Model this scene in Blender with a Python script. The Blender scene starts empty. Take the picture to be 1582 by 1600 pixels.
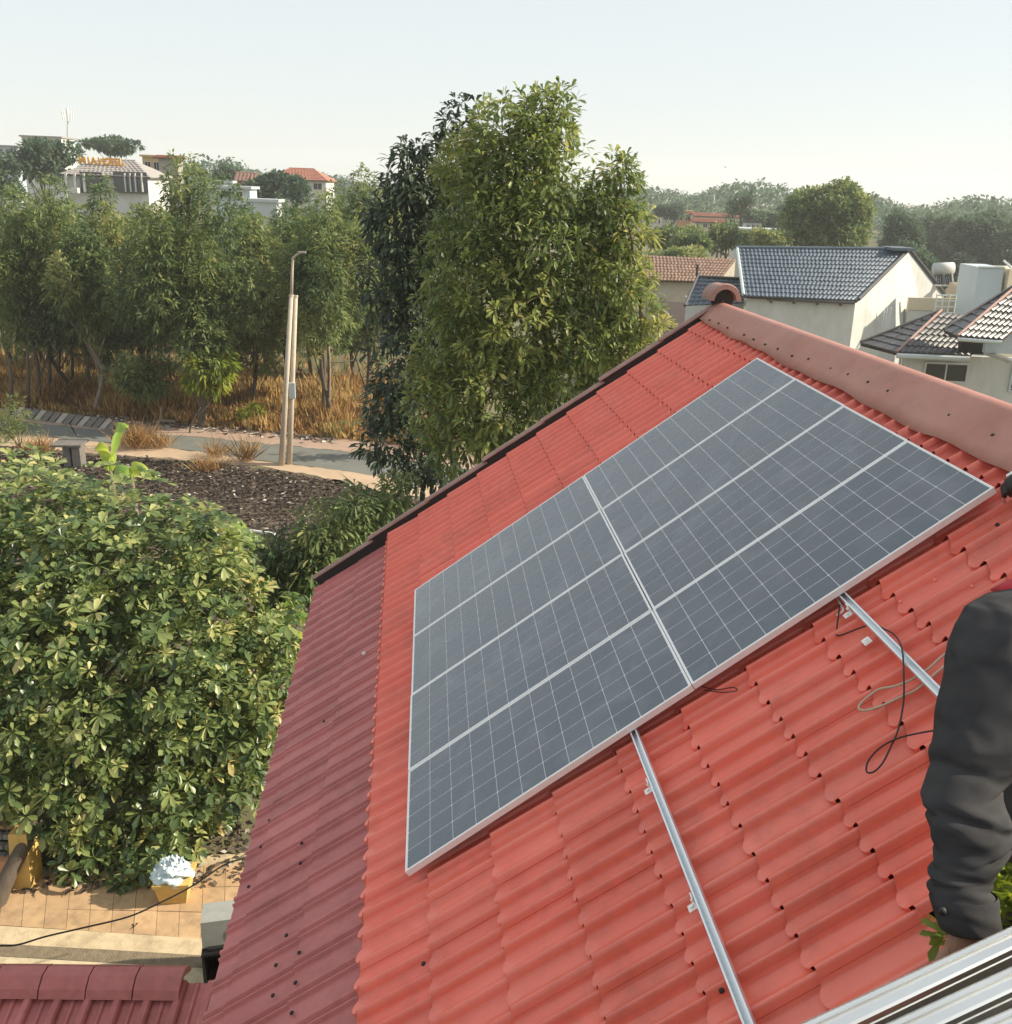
import bpy, math, random
import numpy as np
from mathutils import Matrix, Vector

# ------------------------------------------------------------------ camera, world, sun
scene = bpy.context.scene
COL = scene.collection
CAM = np.array([0.13223, -4.72809, 11.20431])            # camera position (metres)
RW = np.array([[0.99269835, -0.11507809, 0.03615258],    # rows: image right, image down, view direction
               [0.00032962, -0.29712571, -0.95483831],
               [0.12062283, 0.94787834, -0.29491827]])
CX, CY, FPX, W, H = 854.019, 754.796, 1519.268, 1582.0, 1600.0
cd = bpy.data.cameras.new('camera'); cam = bpy.data.objects.new('camera', cd); COL.objects.link(cam)
cam.matrix_world = Matrix([[RW[0][i], -RW[1][i], -RW[2][i], CAM[i]] for i in range(3)] + [[0, 0, 0, 1]])
cd.sensor_fit = 'HORIZONTAL'; cd.sensor_width = 36.0
cd.lens = FPX / W * 36.0
cd.shift_x = 0.5 - CX / W; cd.shift_y = (CY - H / 2) / W
cd.clip_start = 0.05; cd.clip_end = 6000
scene.camera = cam

SUN_EL, SUN_AZ = math.radians(30), math.radians(91.5)     # azimuth measured from +Y towards +X
sd = np.array([math.sin(SUN_AZ) * math.cos(SUN_EL), math.cos(SUN_AZ) * math.cos(SUN_EL), math.sin(SUN_EL)])
world = bpy.data.worlds.new('World'); scene.world = world; world.use_nodes = True
wn = world.node_tree; bg = wn.nodes['Background']
sky = wn.nodes.new('ShaderNodeTexSky'); sky.sky_type = 'NISHITA'; sky.sun_disc = False
sky.sun_elevation = SUN_EL; sky.sun_rotation = SUN_AZ
sky.altitude = 0; sky.air_density = 1.0; sky.dust_density = 0.5; sky.ozone_density = 1.0
veil = wn.nodes.new('ShaderNodeMix'); veil.data_type = 'RGBA'          # thin high haze evens the sky out
veil.inputs[0].default_value = 0.84; veil.inputs[7].default_value = (4.40, 4.62, 4.62, 1)
wn.links.new(sky.outputs[0], veil.inputs[6]); wn.links.new(veil.outputs[2], bg.inputs[0]); bg.inputs[1].default_value = 0.12
sl = bpy.data.lights.new('sun', 'SUN'); sun = bpy.data.objects.new('sun', sl); COL.objects.link(sun)
sl.energy = 5.0; sl.angle = math.radians(0.9); sl.color = (1.0, 0.90, 0.72)
sun.rotation_euler = Vector(-sd).to_track_quat('-Z', 'Y').to_euler()
vs = scene.view_settings
vs.view_transform = 'Standard'; vs.look = 'None'; vs.gamma = 1; vs.use_curve_mapping = False
vs.exposure = 0.67
scene.cycles.volume_bounces = 2; scene.cycles.max_bounces = 6; scene.cycles.transparent_max_bounces = 6
scene.cycles.diffuse_bounces = 3; scene.cycles.glossy_bounces = 3; scene.cycles.transmission_bounces = 3

rng = np.random.default_rng(7); random.seed(7)
I4 = Matrix.Identity(4)

# ------------------------------------------------------------------ sight-line helpers (photo pixel -> world)
def ray(px, py): return RW.T @ np.array([(px - CX) / FPX, (py - CY) / FPX, 1.0])
def at(px, py, Y):
    d = ray(px, py); return CAM + d * (Y - CAM[1]) / d[1]
def gnd(px, py, z=0.0):
    d = ray(px, py); return CAM + d * (z - CAM[2]) / d[2]
def dep(px, py, depth): return CAM + ray(px, py) * depth
# roof frame: u up the slope, v along the ridge (away), n off the slope
TH = math.radians(36); Z0 = 7.39
MP3 = np.array([[math.cos(TH), 0, -math.sin(TH)], [0, 1, 0], [math.sin(TH), 0, math.cos(TH)]])
MP = Matrix([[*MP3[0], 0], [*MP3[1], 0], [*MP3[2], Z0], [0, 0, 0, 1]])
def P(u, v, n): return MP3 @ np.array([u, v, n], float) + np.array([0, 0, Z0])
def roofpx(px, py, n):
    c = MP3.T @ (CAM - np.array([0, 0, Z0])); d = MP3.T @ ray(px, py)
    return c + d * (n - c[2]) / d[2]

# ------------------------------------------------------------------ object helpers
WM = {}
def link(o, parent=None, MW=I4):
    COL.objects.link(o)
    WM[o] = MW.copy()
    if parent is not None:
        o.parent = parent; o.matrix_basis = WM[parent].inverted() @ MW
    else: o.matrix_basis = MW
    return o
def tag(o, label=None, cat=None, group=None, kind=None):
    if label: o['label'] = label
    if cat: o['category'] = cat
    if group: o['group'] = group
    if kind: o['kind'] = kind
    return o
def thing(name, label, cat, loc=(0, 0, 0), group=None):
    o = bpy.data.objects.new(name, None); o.empty_display_size = 0.2
    link(o, None, Matrix.Translation(Vector(loc))); return tag(o, label, cat, group)
def mk(name, verts, faces, mat, smooth=False):
    me = bpy.data.meshes.new(name)
    me.from_pydata([tuple(map(float, v)) for v in verts], [], faces)
    if mat: me.materials.append(mat)
    if smooth: me.polygons.foreach_set('use_smooth', [True] * len(me.polygons))
    me.update(); return me
def obj(name, me, parent=None, MW=I4): return link(bpy.data.objects.new(name, me), parent, MW)
def copy_tree(o, D, parent=None, **k):
    c = o.copy(); COL.objects.link(c)
    if parent is None: WM[c] = D @ WM[o]; c.matrix_basis = WM[c]
    else: c.parent = parent; WM[c] = D @ WM[o]
    for ch in o.children: copy_tree(ch, D, c)
    return c
class MB:
    def __init__(s): s.v = []; s.f = []; s.sm = False
    def add(s, vs_, fs):
        b = len(s.v); s.v += [np.array(x, float) for x in vs_]; s.f += [tuple(i + b for i in f) for f in fs]; return s
    def hexa(s, p):      # 4 bottom, 4 top corners
        return s.add(p, [(0, 3, 2, 1), (4, 5, 6, 7), (0, 1, 5, 4), (1, 2, 6, 5), (2, 3, 7, 6), (3, 0, 4, 7)])
    def box(s, c, d, ax=None):
        c = np.array(c, float); A = np.eye(3) if ax is None else np.array(ax, float)
        x, y, z = A[0] * d[0] / 2, A[1] * d[1] / 2, A[2] * d[2] / 2
        return s.hexa([c - x - y - z, c + x - y - z, c + x + y - z, c - x + y - z, c - x - y + z, c + x - y + z, c + x + y + z, c - x + y + z])
    def slab(s, q, t):   # quad q pushed down by t along its normal
        q = [np.array(a, float) for a in q]; n = np.cross(q[1] - q[0], q[3] - q[0]); n /= np.linalg.norm(n) + 1e-9
        return s.hexa([a - n * t for a in q] + q)
    def tube(s, pts, r, seg=8, cap=True):
        pts = [np.array(p, float) for p in pts]; n = len(pts)
        r = [r] * n if np.isscalar(r) else list(r); b = len(s.v); up = None
        for i, p in enumerate(pts):
            t = pts[min(i + 1, n - 1)] - pts[max(i - 1, 0)]; t /= np.linalg.norm(t) + 1e-9
            if up is None: up = np.array([0, 0, 1.]) if abs(t[2]) < .9 else np.array([1., 0, 0])
            a = np.cross(up, t); a /= np.linalg.norm(a) + 1e-9; c = np.cross(t, a); up = c
            for k in range(seg):
                w = 2 * math.pi * k / seg; s.v.append(p + r[i] * (math.cos(w) * a + math.sin(w) * c))
        for i in range(n - 1):
            for k in range(seg):
                k2 = (k + 1) % seg
                s.f.append((b + i * seg + k, b + i * seg + k2, b + (i + 1) * seg + k2, b + (i + 1) * seg + k))
        if cap: s.f.append(tuple(b + k for k in range(seg))[::-1]); s.f.append(tuple(b + (n - 1) * seg + k for k in range(seg)))
        return s
    def sweep(s, prof, p0, p1, X, Y):   # closed 2-D profile extruded from p0 to p1
        n = len(prof); p0, p1, X, Y = map(lambda a: np.array(a, float), (p0, p1, X, Y))
        vs_ = [p + X * a + Y * b for p in (p0, p1) for a, b in prof]
        return s.add(vs_, [tuple(range(n))[::-1], tuple(range(n, 2 * n))] + [(i, (i + 1) % n, n + (i + 1) % n, n + i) for i in range(n)])
    def build(s, name, mat, parent=None, smooth=False): return obj(name, mk(name, s.v, s.f, mat, smooth), parent)
def spline(pts, n=8):
    pts = [np.array(p, float) for p in pts]; out = []
    for i in range(len(pts) - 1):
        p0, p1, p2, p3 = pts[max(i - 1, 0)], pts[i], pts[i + 1], pts[min(i + 2, len(pts) - 1)]
        for k in range(n):
            t = k / n
            out.append(.5 * (2 * p1 + (p2 - p0) * t + (2 * p0 - 5 * p1 + 4 * p2 - p3) * t * t + (3 * p1 - p0 - 3 * p2 + p3) * t ** 3))
    return out + [pts[-1]]

# ------------------------------------------------------------------ materials
def mat(name, col, rough=.6, metal=0, col2=None, scale=3.0, amt=.5, bump=0, bscale=40, spec=.5, obj_rand=0, coat=0, trans=0, detail=5, stretch=None, island=0, dirt=0, dscale=18, dcol=(.05, .035, .025)):
    m = bpy.data.materials.new(name); m.use_nodes = True; nt = m.node_tree; N, L = nt.nodes, nt.links
    b = N['Principled BSDF']; b.inputs['Roughness'].default_value = rough; b.inputs['Metallic'].default_value = metal
    b.inputs['Specular IOR Level'].default_value = spec
    if coat: b.inputs['Coat Weight'].default_value = coat; b.inputs['Coat Roughness'].default_value = .06
    geo = N.new('ShaderNodeNewGeometry'); src = geo.outputs['Position']
    if stretch:
        mp = N.new('ShaderNodeMapping'); mp.inputs['Scale'].default_value = stretch; L.new(src, mp.inputs[0]); src = mp.outputs[0]
    def noise(sc, d=detail):
        t = N.new('ShaderNodeTexNoise'); t.inputs['Scale'].default_value = sc; t.inputs['Detail'].default_value = d; t.inputs['Roughness'].default_value = .62
        L.new(src, t.inputs['Vector']); return t.outputs['Fac']
    cur = None
    if col2 is not None:
        r = N.new('ShaderNodeValToRGB'); r.color_ramp.elements[0].position = .5 - .5 * (1 - amt) * .6; r.color_ramp.elements[1].position = .5 + .5 * (1 - amt) * .6
        r.color_ramp.elements[0].color = (*col, 1); r.color_ramp.elements[1].color = (*col2, 1); L.new(noise(scale), r.inputs[0]); cur = r.outputs[0]
    if obj_rand or island:
        hs = N.new('ShaderNodeHueSaturation')
        if cur: L.new(cur, hs.inputs['Color'])
        else: hs.inputs['Color'].default_value = (*col, 1)
        if island: rnd = geo.outputs['Random Per Island']; am = island
        else: oi = N.new('ShaderNodeObjectInfo'); rnd = oi.outputs['Random']; am = obj_rand
        mr = N.new('ShaderNodeMapRange'); mr.inputs[3].default_value = 1 - am; mr.inputs[4].default_value = 1 + am
        L.new(rnd, mr.inputs[0]); L.new(mr.outputs[0], hs.inputs['Value']); cur = hs.outputs[0]
    if dirt:
        d1 = noise(dscale, 8); d2 = noise(dscale * .13, 3)
        mu = N.new('ShaderNodeMath'); mu.operation = 'MULTIPLY'; L.new(d1, mu.inputs[0]); L.new(d2, mu.inputs[1])
        rg = N.new('ShaderNodeMapRange'); rg.inputs[1].default_value = .22; rg.inputs[2].default_value = .42; rg.inputs[3].default_value = 0; rg.inputs[4].default_value = dirt; L.new(mu.outputs[0], rg.inputs[0])
        dx_ = N.new('ShaderNodeMix'); dx_.data_type = 'RGBA'; dx_.inputs[7].default_value = (*dcol, 1); L.new(rg.outputs[0], dx_.inputs[0])
        if cur: L.new(cur, dx_.inputs[6])
        else: dx_.inputs[6].default_value = (*col, 1)
        cur = dx_.outputs[2]
    if cur: L.new(cur, b.inputs['Base Color'])
    else: b.inputs['Base Color'].default_value = (*col, 1)
    if bump:
        bp = N.new('ShaderNodeBump'); bp.inputs['Strength'].default_value = bump; bp.inputs['Distance'].default_value = .02
        L.new(noise(bscale, 4), bp.inputs['Height']); L.new(bp.outputs[0], b.inputs['Normal'])
    return m
def leaf_mat(name, cols, trans=.35, rough=.5, spec=.4, gain=1.5, blue=1.7):
    cols = [(min(.5, k[0] * gain), min(.5, k[1] * gain), min(.5, k[2] * gain * blue)) for k in cols]
    m = bpy.data.materials.new(name); m.use_nodes = True; N, L = m.node_tree.nodes, m.node_tree.links
    b = N['Principled BSDF']; b.inputs['Roughness'].default_value = rough; b.inputs['Specular IOR Level'].default_value = spec
    a = N.new('ShaderNodeAttribute'); a.attribute_name = 'tint'
    r = N.new('ShaderNodeValToRGB'); e = r.color_ramp.elements
    while len(e) < len(cols): e.new(.5)
    for i, c in enumerate(cols): e[i].position = i / (len(cols) - 1); e[i].color = (*c, 1)
    L.new(a.outputs['Fac'], r.inputs[0]); L.new(r.outputs[0], b.inputs['Base Color'])
    t = N.new('ShaderNodeBsdfTranslucent'); mx = N.new('ShaderNodeMixShader'); mx.inputs[0].default_value = trans
    hs = N.new('ShaderNodeHueSaturation'); hs.inputs['Value'].default_value = 1.9; hs.inputs['Saturation'].default_value = 1.1; hs.inputs['Hue'].default_value = .485
    L.new(r.outputs[0], hs.inputs['Color']); L.new(hs.outputs[0], t.inputs[0])
    L.new(b.outputs[0], mx.inputs[1]); L.new(t.outputs[0], mx.inputs[2]); L.new(mx.outputs[0], N['Material Output'].inputs[0])
    return m
M = {}
M['tile'] = mat('red_roof_paint', (.80, .150, .098), .30, col2=(.84, .215, .155), scale=1.6, amt=.15, bump=.07, bscale=70, obj_rand=.07, spec=.6, dirt=.30, dscale=11, dcol=(.30, .10, .07))
M['eave'] = mat('maroon_roof_paint', (.40, .115, .110), .45, col2=(.50, .17, .16), scale=2.5, amt=.15, bump=.1, bscale=50, obj_rand=.08, spec=.3, dirt=.35, dscale=12, dcol=(.16, .07, .06))
M['cap'] = mat('ridge_sheet_paint', (.42, .175, .135), .5, col2=(.50, .265, .21), scale=1.7, amt=.2, bump=.14, bscale=7, spec=.2, dirt=.35, dscale=9, dcol=(.26, .14, .11))
M['verge'] = mat('verge_tile_paint', (.24, .125, .105), .6, col2=(.36, .22, .18), scale=5, amt=.2, bump=.2, bscale=30, obj_rand=.12)
M['dark'] = mat('dark_metal', (.02, .018, .018), .6)
M['deck'] = mat('roof_underlay', (.05, .03, .025), .9)
M['alu'] = mat('anodised_aluminium', (.88, .86, .84), .45, metal=.05, col2=(.92, .91, .90), scale=20, amt=.3)
M['alub'] = mat('rail_aluminium', (.76, .81, .84), .36, metal=.6, col2=(.84, .88, .90), scale=6, amt=.3, stretch=(8, .6, 8))
M['sparerail'] = mat('bright_rail_aluminium', (.80, .80, .78), .2, metal=1, col2=(.72, .72, .70), scale=3, amt=.3, stretch=(2, 2, 30))
M['back'] = mat('white_backsheet', (.85, .87, .88), .35, coat=.6)
M['black'] = mat('black_rubber', (.012, .012, .013), .5)
M['beige'] = mat('beige_cable_sheath', (.46, .38, .28), .6)
M['white'] = mat('white_wall_paint', (.62, .62, .59), .8, col2=(.50, .50, .47), scale=.8, amt=.35, bump=.05, dirt=.4, dscale=4, dcol=(.33, .31, .27), stretch=(1, 1, .35))
M['cream'] = mat('cream_wall_paint', (.62, .55, .40), .85, col2=(.50, .44, .33), scale=.6, amt=.3)
M['beigewall'] = mat('weathered_plaster', (.50, .45, .36), .9, col2=(.36, .32, .26), scale=1.2, amt=.2)
M['concrete'] = mat('weathered_concrete', (.42, .38, .33), .9, col2=(.30, .27, .24), scale=4, amt=.2, bump=.2)
M['darkcon'] = mat('dark_concrete', (.12, .11, .10), .9, col2=(.20, .18, .16), scale=4, amt=.2, bump=.3)
M['polec'] = mat('pole_concrete', (.52, .45, .36), .85, col2=(.42, .36, .29), scale=5, amt=.2, bump=.1)
M['glass'] = mat('dark_window_glass', (.02, .025, .03), .08, spec=.8)
M['dkgrey'] = mat('dark_grey_tile', (.055, .052, .055), .42, col2=(.085, .08, .08), scale=2, amt=.3, obj_rand=.15, spec=.5)
M['bluetile'] = mat('blue_grey_tile', (.075, .10, .135), .45, col2=(.10, .13, .165), scale=1, amt=.3, island=.12, spec=.4)
M['browntile'] = mat('brown_old_tile', (.17, .095, .070), .8, col2=(.23, .145, .105), scale=1, amt=.3, island=.15)
M['greyroof'] = mat('grey_hip_roof', (.28, .25, .24), .7, col2=(.34, .31, .29), scale=1, amt=.3, island=.08)
M['redroof'] = mat('far_red_roof', (.30, .11, .07), .8, col2=(.37, .155, .105), scale=.5, amt=.3, island=.1)
M['yellow'] = mat('yellow_plaster', (.66, .45, .14), .8, col2=(.50, .32, .10), scale=5, amt=.25, bump=.15)
M['yellowwall'] = mat('yellow_wall_paint', (.58, .40, .16), .85, col2=(.50, .35, .14), scale=.4, amt=.3)
M['orange'] = mat('orange_wall_paint', (.55, .27, .13), .85, col2=(.48, .24, .12), scale=.4, amt=.3)
M['pale'] = mat('pale_blue_wall', (.50, .57, .60), .8, col2=(.44, .50, .53), scale=.7, amt=.3)
M['galv'] = mat('pale_sheet_metal', (.55, .60, .60), .5, metal=.3, col2=(.48, .53, .53), scale=1, amt=.3)
M['sign'] = mat('orange_sign_letter', (.75, .36, .04), .5)
M['soil'] = mat('dry_soil', (.20, .16, .095), .95, col2=(.10, .11, .05), scale=.12, amt=.15, bump=.4, bscale=12)
M['burnt'] = mat('dark_litter_soil', (.07, .052, .04), .95, col2=(.15, .11, .08), scale=.9, amt=.1, bump=.6, bscale=9)
M['road'] = mat('asphalt', (.13, .135, .12), .85, col2=(.18, .18, .16), scale=.8, amt=.2, bump=.2, bscale=40)
M['sand'] = mat('sandy_shoulder', (.50, .37, .25), .95, col2=(.40, .28, .19), scale=1.2, amt=.15, bump=.3, bscale=14)
M['sandpink'] = mat('pinkish_gravel_shoulder', (.42, .29, .22), .95, col2=(.32, .22, .17), scale=1.2, amt=.15, bump=.3, bscale=14)
M['paver'] = mat('sandstone_paver', (.58, .38, .21), .85, col2=(.45, .29, .16), scale=2.2, amt=.1, bump=.2, obj_rand=.1, dirt=.6, dscale=6, dcol=(.20, .14, .085))
M['curb'] = mat('sandy_concrete', (.66, .52, .33), .9, col2=(.50, .39, .25), scale=2.5, amt=.15, bump=.3, bscale=25, dirt=.6, dscale=5, dcol=(.22, .17, .11))
M['grit'] = mat('yard_grit', (.64, .53, .36), .95, col2=(.48, .39, .26), scale=5, amt=.1, bump=.35, bscale=30, dirt=.6, dscale=6, dcol=(.24, .19, .13))
M['debris'] = mat('gutter_debris', (.15, .115, .075), .95, col2=(.27, .21, .14), scale=8, amt=.1, bump=.8, bscale=30)
M['greybox'] = mat('grey_enamel', (.36, .36, .34), .5, col2=(.29, .29, .275), scale=8, amt=.2)
M['bag'] = mat('pale_blue_plastic_bag', (.55, .68, .72), .35, col2=(.68, .76, .78), scale=9, amt=.2)
M['bark'] = mat('brown_bark', (.07, .052, .038), .9, col2=(.13, .10, .075), scale=6, amt=.2, bump=.5, bscale=25, stretch=(1, 1, .3))
M['palebark'] = mat('pale_bark', (.26, .21, .16), .9, col2=(.17, .135, .10), scale=5, amt=.2, bump=.4, bscale=25)
M['skin'] = mat('skin', (.32, .17, .11), .55, col2=(.27, .14, .09), scale=25, amt=.3, bump=.05, bscale=200)
M['pinkskin'] = mat('fingertip_skin', (.50, .20, .18), .5)
M['jacket'] = mat('charcoal_cotton', (.034, .033, .036), .85, col2=(.052, .050, .050), scale=14, amt=.3, bump=.12, bscale=420, spec=.2)
def creased(m, scale, dist):
    nt = m.node_tree; N, L = nt.nodes, nt.links; b = N['Principled BSDF']; old = b.inputs['Normal'].links[0].from_socket
    tc = N.new('ShaderNodeNewGeometry'); t = N.new('ShaderNodeTexNoise'); t.noise_type = 'RIDGED_MULTIFRACTAL'; t.inputs['Scale'].default_value = scale; t.inputs['Detail'].default_value = 3; t.inputs['Distortion'].default_value = 1.1
    mp = N.new('ShaderNodeMapping'); mp.inputs['Scale'].default_value = (1, 1, 1.7); L.new(tc.outputs['Position'], mp.inputs[0]); L.new(mp.outputs[0], t.inputs['Vector'])
    bp = N.new('ShaderNodeBump'); bp.inputs['Strength'].default_value = .9; bp.inputs['Distance'].default_value = dist; L.new(t.outputs['Fac'], bp.inputs['Height']); L.new(old, bp.inputs['Normal']); L.new(bp.outputs[0], b.inputs['Normal'])
creased(M['jacket'], 6.0, .035)
M['navy'] = mat('navy_cotton', (.03, .035, .06), .85, bump=.1, bscale=300, spec=.2)
M['redcloth'] = mat('red_cloth', (.45, .02, .03), .8)
M['hair'] = mat('black_hair', (.008, .007, .006), .5)
M['whiteplastic'] = mat('white_plastic', (.75, .74, .70), .4)
L_BUSH = leaf_mat('bush_leaf', [(.030, .052, .014), (.072, .108, .024), (.170, .205, .042), (.33, .32, .08), (.42, .27, .07)], .32, .36, .5, 1.5)
L_MANGO = leaf_mat('mango_leaf', [(.035, .058, .014), (.080, .112, .022), (.150, .175, .032), (.26, .235, .05)], .36, .42, .4, 1.6)
L_DARK = leaf_mat('dark_leaf', [(.018, .028, .014), (.032, .050, .020), (.056, .080, .027), (.10, .115, .04)], .25, .45, .4, 1.35)
L_GROVE = leaf_mat('grove_leaf', [(.035, .060, .018), (.075, .108, .026), (.125, .155, .034), (.22, .21, .05)], .34, .5, .3, 1.55)
L_FAR = leaf_mat('far_leaf', [(.032, .056, .025), (.060, .090, .034), (.105, .135, .045)], .30, .7, .15)
L_FRESH = leaf_mat('fresh_leaf', [(.09, .14, .02), (.18, .22, .03), (.32, .33, .06)], .42, .5, .3, 1.15, 1.2)
L_BAN = leaf_mat('banana_leaf', [(.06, .12, .02), (.16, .25, .03), (.34, .40, .05)], .45, .4, .4)
L_DRY = leaf_mat('dry_grass', [(.15, .085, .035), (.30, .18, .07), (.46, .32, .14), (.17, .18, .06)], .30, .7, .2, 1.05, 1.0)
L_LIT = leaf_mat('leaf_litter', [(.03, .022, .018), (.075, .055, .042), (.15, .115, .09), (.50, .46, .40)], .1, .8, .2, 1.0, 1.0)

# photovoltaic cell: dull blue-grey under glass, thin printed busbars, per-cell variation
def cell_material():
    m = bpy.data.materials.new('solar_cell'); m.use_nodes = True; N, L = m.node_tree.nodes, m.node_tree.links
    b = N['Principled BSDF']; b.inputs['Roughness'].default_value = .9; b.inputs['Specular IOR Level'].default_value = .05
    b.inputs['Coat Weight'].default_value = 1; b.inputs['Coat Roughness'].default_value = .03; b.inputs['Coat IOR'].default_value = 1.9; b.inputs['Sheen Weight'].default_value = .15; b.inputs['Sheen Roughness'].default_value = .35
    tc = N.new('ShaderNodeTexCoord'); sp = N.new('ShaderNodeSeparateXYZ'); L.new(tc.outputs['Object'], sp.inputs[0])
    f = N.new('ShaderNodeMath'); f.operation = 'MULTIPLY_ADD'; f.inputs[1].default_value = 4 / .156; f.inputs[2].default_value = 2.0; L.new(sp.outputs['Y'], f.inputs[0])
    fr = N.new('ShaderNodeMath'); fr.operation = 'FRACT'; L.new(f.outputs[0], fr.inputs[0])
    sb = N.new('ShaderNodeMath'); sb.operation = 'SUBTRACT'; sb.inputs[1].default_value = .5; L.new(fr.outputs[0], sb.inputs[0])
    ab = N.new('ShaderNodeMath'); ab.operation = 'ABSOLUTE'; L.new(sb.outputs[0], ab.inputs[0])
    lt = N.new('ShaderNodeMath'); lt.operation = 'LESS_THAN'; lt.inputs[1].default_value = .020; L.new(ab.outputs[0], lt.inputs[0])
    oi = N.new('ShaderNodeObjectInfo'); r = N.new('ShaderNodeValToRGB'); r.color_ramp.elements[0].color = (.022, .044, .074, 1); r.color_ramp.elements[1].color = (.042, .060, .082, 1)
    L.new(oi.outputs['Random'], r.inputs[0])
    vo = N.new('ShaderNodeTexVoronoi'); vo.inputs['Scale'].default_value = 90; geo = N.new('ShaderNodeNewGeometry'); L.new(geo.outputs['Position'], vo.inputs['Vector'])
    hv = N.new('ShaderNodeHueSaturation'); mr = N.new('ShaderNodeMapRange'); mr.inputs[3].default_value = .86; mr.inputs[4].default_value = 1.14
    L.new(vo.outputs['Color'], mr.inputs[0]); L.new(mr.outputs[0], hv.inputs['Value']); L.new(r.outputs[0], hv.inputs['Color'])
    # wiped-dust smears
    nz = N.new('ShaderNodeTexNoise'); nz.inputs['Scale'].default_value = 2.2; nz.inputs['Detail'].default_value = 6; nz.inputs['Distortion'].default_value = 1.2; L.new(geo.outputs['Position'], nz.inputs['Vector'])
    dr = N.new('ShaderNodeMapRange'); dr.inputs[1].default_value = .52; dr.inputs[2].default_value = .8; dr.inputs[3].default_value = 0; dr.inputs[4].default_value = .30; L.new(nz.outputs['Fac'], dr.inputs[0])
    dm = N.new('ShaderNodeMix'); dm.data_type = 'RGBA'; dm.inputs[7].default_value = (.26, .30, .34, 1); L.new(dr.outputs[0], dm.inputs[0]); L.new(hv.outputs[0], dm.inputs[6])
    mx = N.new('ShaderNodeMix'); mx.data_type = 'RGBA'; mx.inputs[7].default_value = (.105, .125, .14, 1); L.new(lt.outputs[0], mx.inputs[0]); L.new(dm.outputs[2], mx.inputs[6])
    L.new(mx.outputs[2], b.inputs['Base Color']); return m
M['cell'] = cell_material()

# ------------------------------------------------------------------ setting: ground, lot, road, paving
def sheet(name, pts, z, m, sub=1, parent=None, kind='structure'):
    me = mk(name, [(p[0], p[1], z) for p in pts], [tuple(range(len(pts)))], m); o = obj(name, me, parent); o['kind'] = kind; return o
sheet('ground', [(-700, -250), (700, -250), (700, 1500), (-700, 1500)], 0, M['soil'])
def ribbon(name, near, far, z, m, n=10, jit=.12, h=None):
    a = spline([np.array([*p, 0]) for p in near], n); b = spline([np.array([*p, 0]) for p in far], n)
    a = [p + np.array([0, random.uniform(-jit, jit), 0]) for p in a]; b = [p + np.array([0, random.uniform(-jit, jit), 0]) for p in b]
    k = min(len(a), len(b)); v = [(p[0], p[1], z) for p in a[:k]] + [(p[0], p[1], z) for p in b[:k]]
    o = obj(name, mk(name, v, [(i, i + 1, k + i + 1, k + i) for i in range(k - 1)], m)); o['kind'] = 'structure'; return o
lot_n = [(-40, 15), (-20, 15), (-9, 15), (-4, 14), (2, 13), (14, 12)]
G2 = lambda l: [tuple(gnd(x, y)[:2]) for x, y in l]
def ext(l, a, b): return [(l[0][0] - a, l[0][1] + a * .26), *l, (l[-1][0] + b, l[-1][1] - b * .5)]
sh_n = ext(G2([(20, 697), (160, 709), (292, 718), (438, 734), (542, 754), (630, 772)]), 22, 14)
rd_n = ext(G2([(20, 679), (138, 690), (250, 698), (375, 716), (500, 731), (626, 749)]), 22, 14)
rd_f = ext(G2([(28, 660), (125, 669), (284, 681), (400, 692), (500, 702), (610, 716)]), 22, 14)
sh_f = ext(G2([(30, 640), (120, 648), (290, 664), (380, 672), (470, 681), (600, 694)]), 22, 14)
ribbon('vacant_lot', lot_n, sh_n, .004, M['burnt'], jit=.4)
ribbon('road_shoulder', sh_n, rd_n, .008, M['sand'], jit=.15)
ribbon('road', rd_n, rd_f, .012, M['road'], jit=.06)
ribbon('road_shoulder', rd_f, sh_f, .010, M['sandpink'], jit=.2)
# paved yard by the low roof: sandstone slabs, sloping kerb, gutter debris, gritty yard
def gq(pts, z): return [gnd(x, y, z) for x, y in pts]
pav = tag(obj('pavement', mk('pavement', gq([(-260, 1372), (430, 1330), (430, 1475), (-260, 1432)], .02), [(0, 1, 2, 3)], M['curb'])), kind='structure')
q = gq([(-140, 1376), (420, 1345), (420, 1474), (-140, 1437)], .05)
# slab grid (u along the path, v across)
for j in range(3):
    for i in range(16):
        def bl(a, b):
            return (1 - a) * (1 - b) * q[3] + a * (1 - b) * q[2] + a * b * q[1] + (1 - a) * b * q[0]
        a0, a1, b0, b1 = i / 16 + .0006, (i + 1) / 16 - .0006, j / 3 + .003, (j + 1) / 3 - .003
        dz = np.array([0, 0, random.uniform(-.006, .006)])
        MB().slab([bl(a0, b0) + dz, bl(a1, b0) + dz, bl(a1, b1) + dz, bl(a0, b1) + dz], .035).build('paving_slab', M['paver'], pav)
kerb = tag(obj('kerb', mk('kerb', gq([(-260, 1430), (430, 1474)], .05) + gq([(430, 1502), (-260, 1464)], .01), [(0, 1, 2, 3)], M['curb'])), kind='structure')
tag(obj('gutter', mk('gutter', gq([(-260, 1458), (430, 1500), (430, 1519), (-260, 1479)], .014), [(0, 1, 2, 3)], M['debris'])), kind='structure')
tag(obj('yard', mk('yard', gq([(-260, 1476), (480, 1521), (520, 1900), (-300, 1900)], .006), [(0, 1, 2, 3)], M['grit'])), kind='structure')

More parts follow.
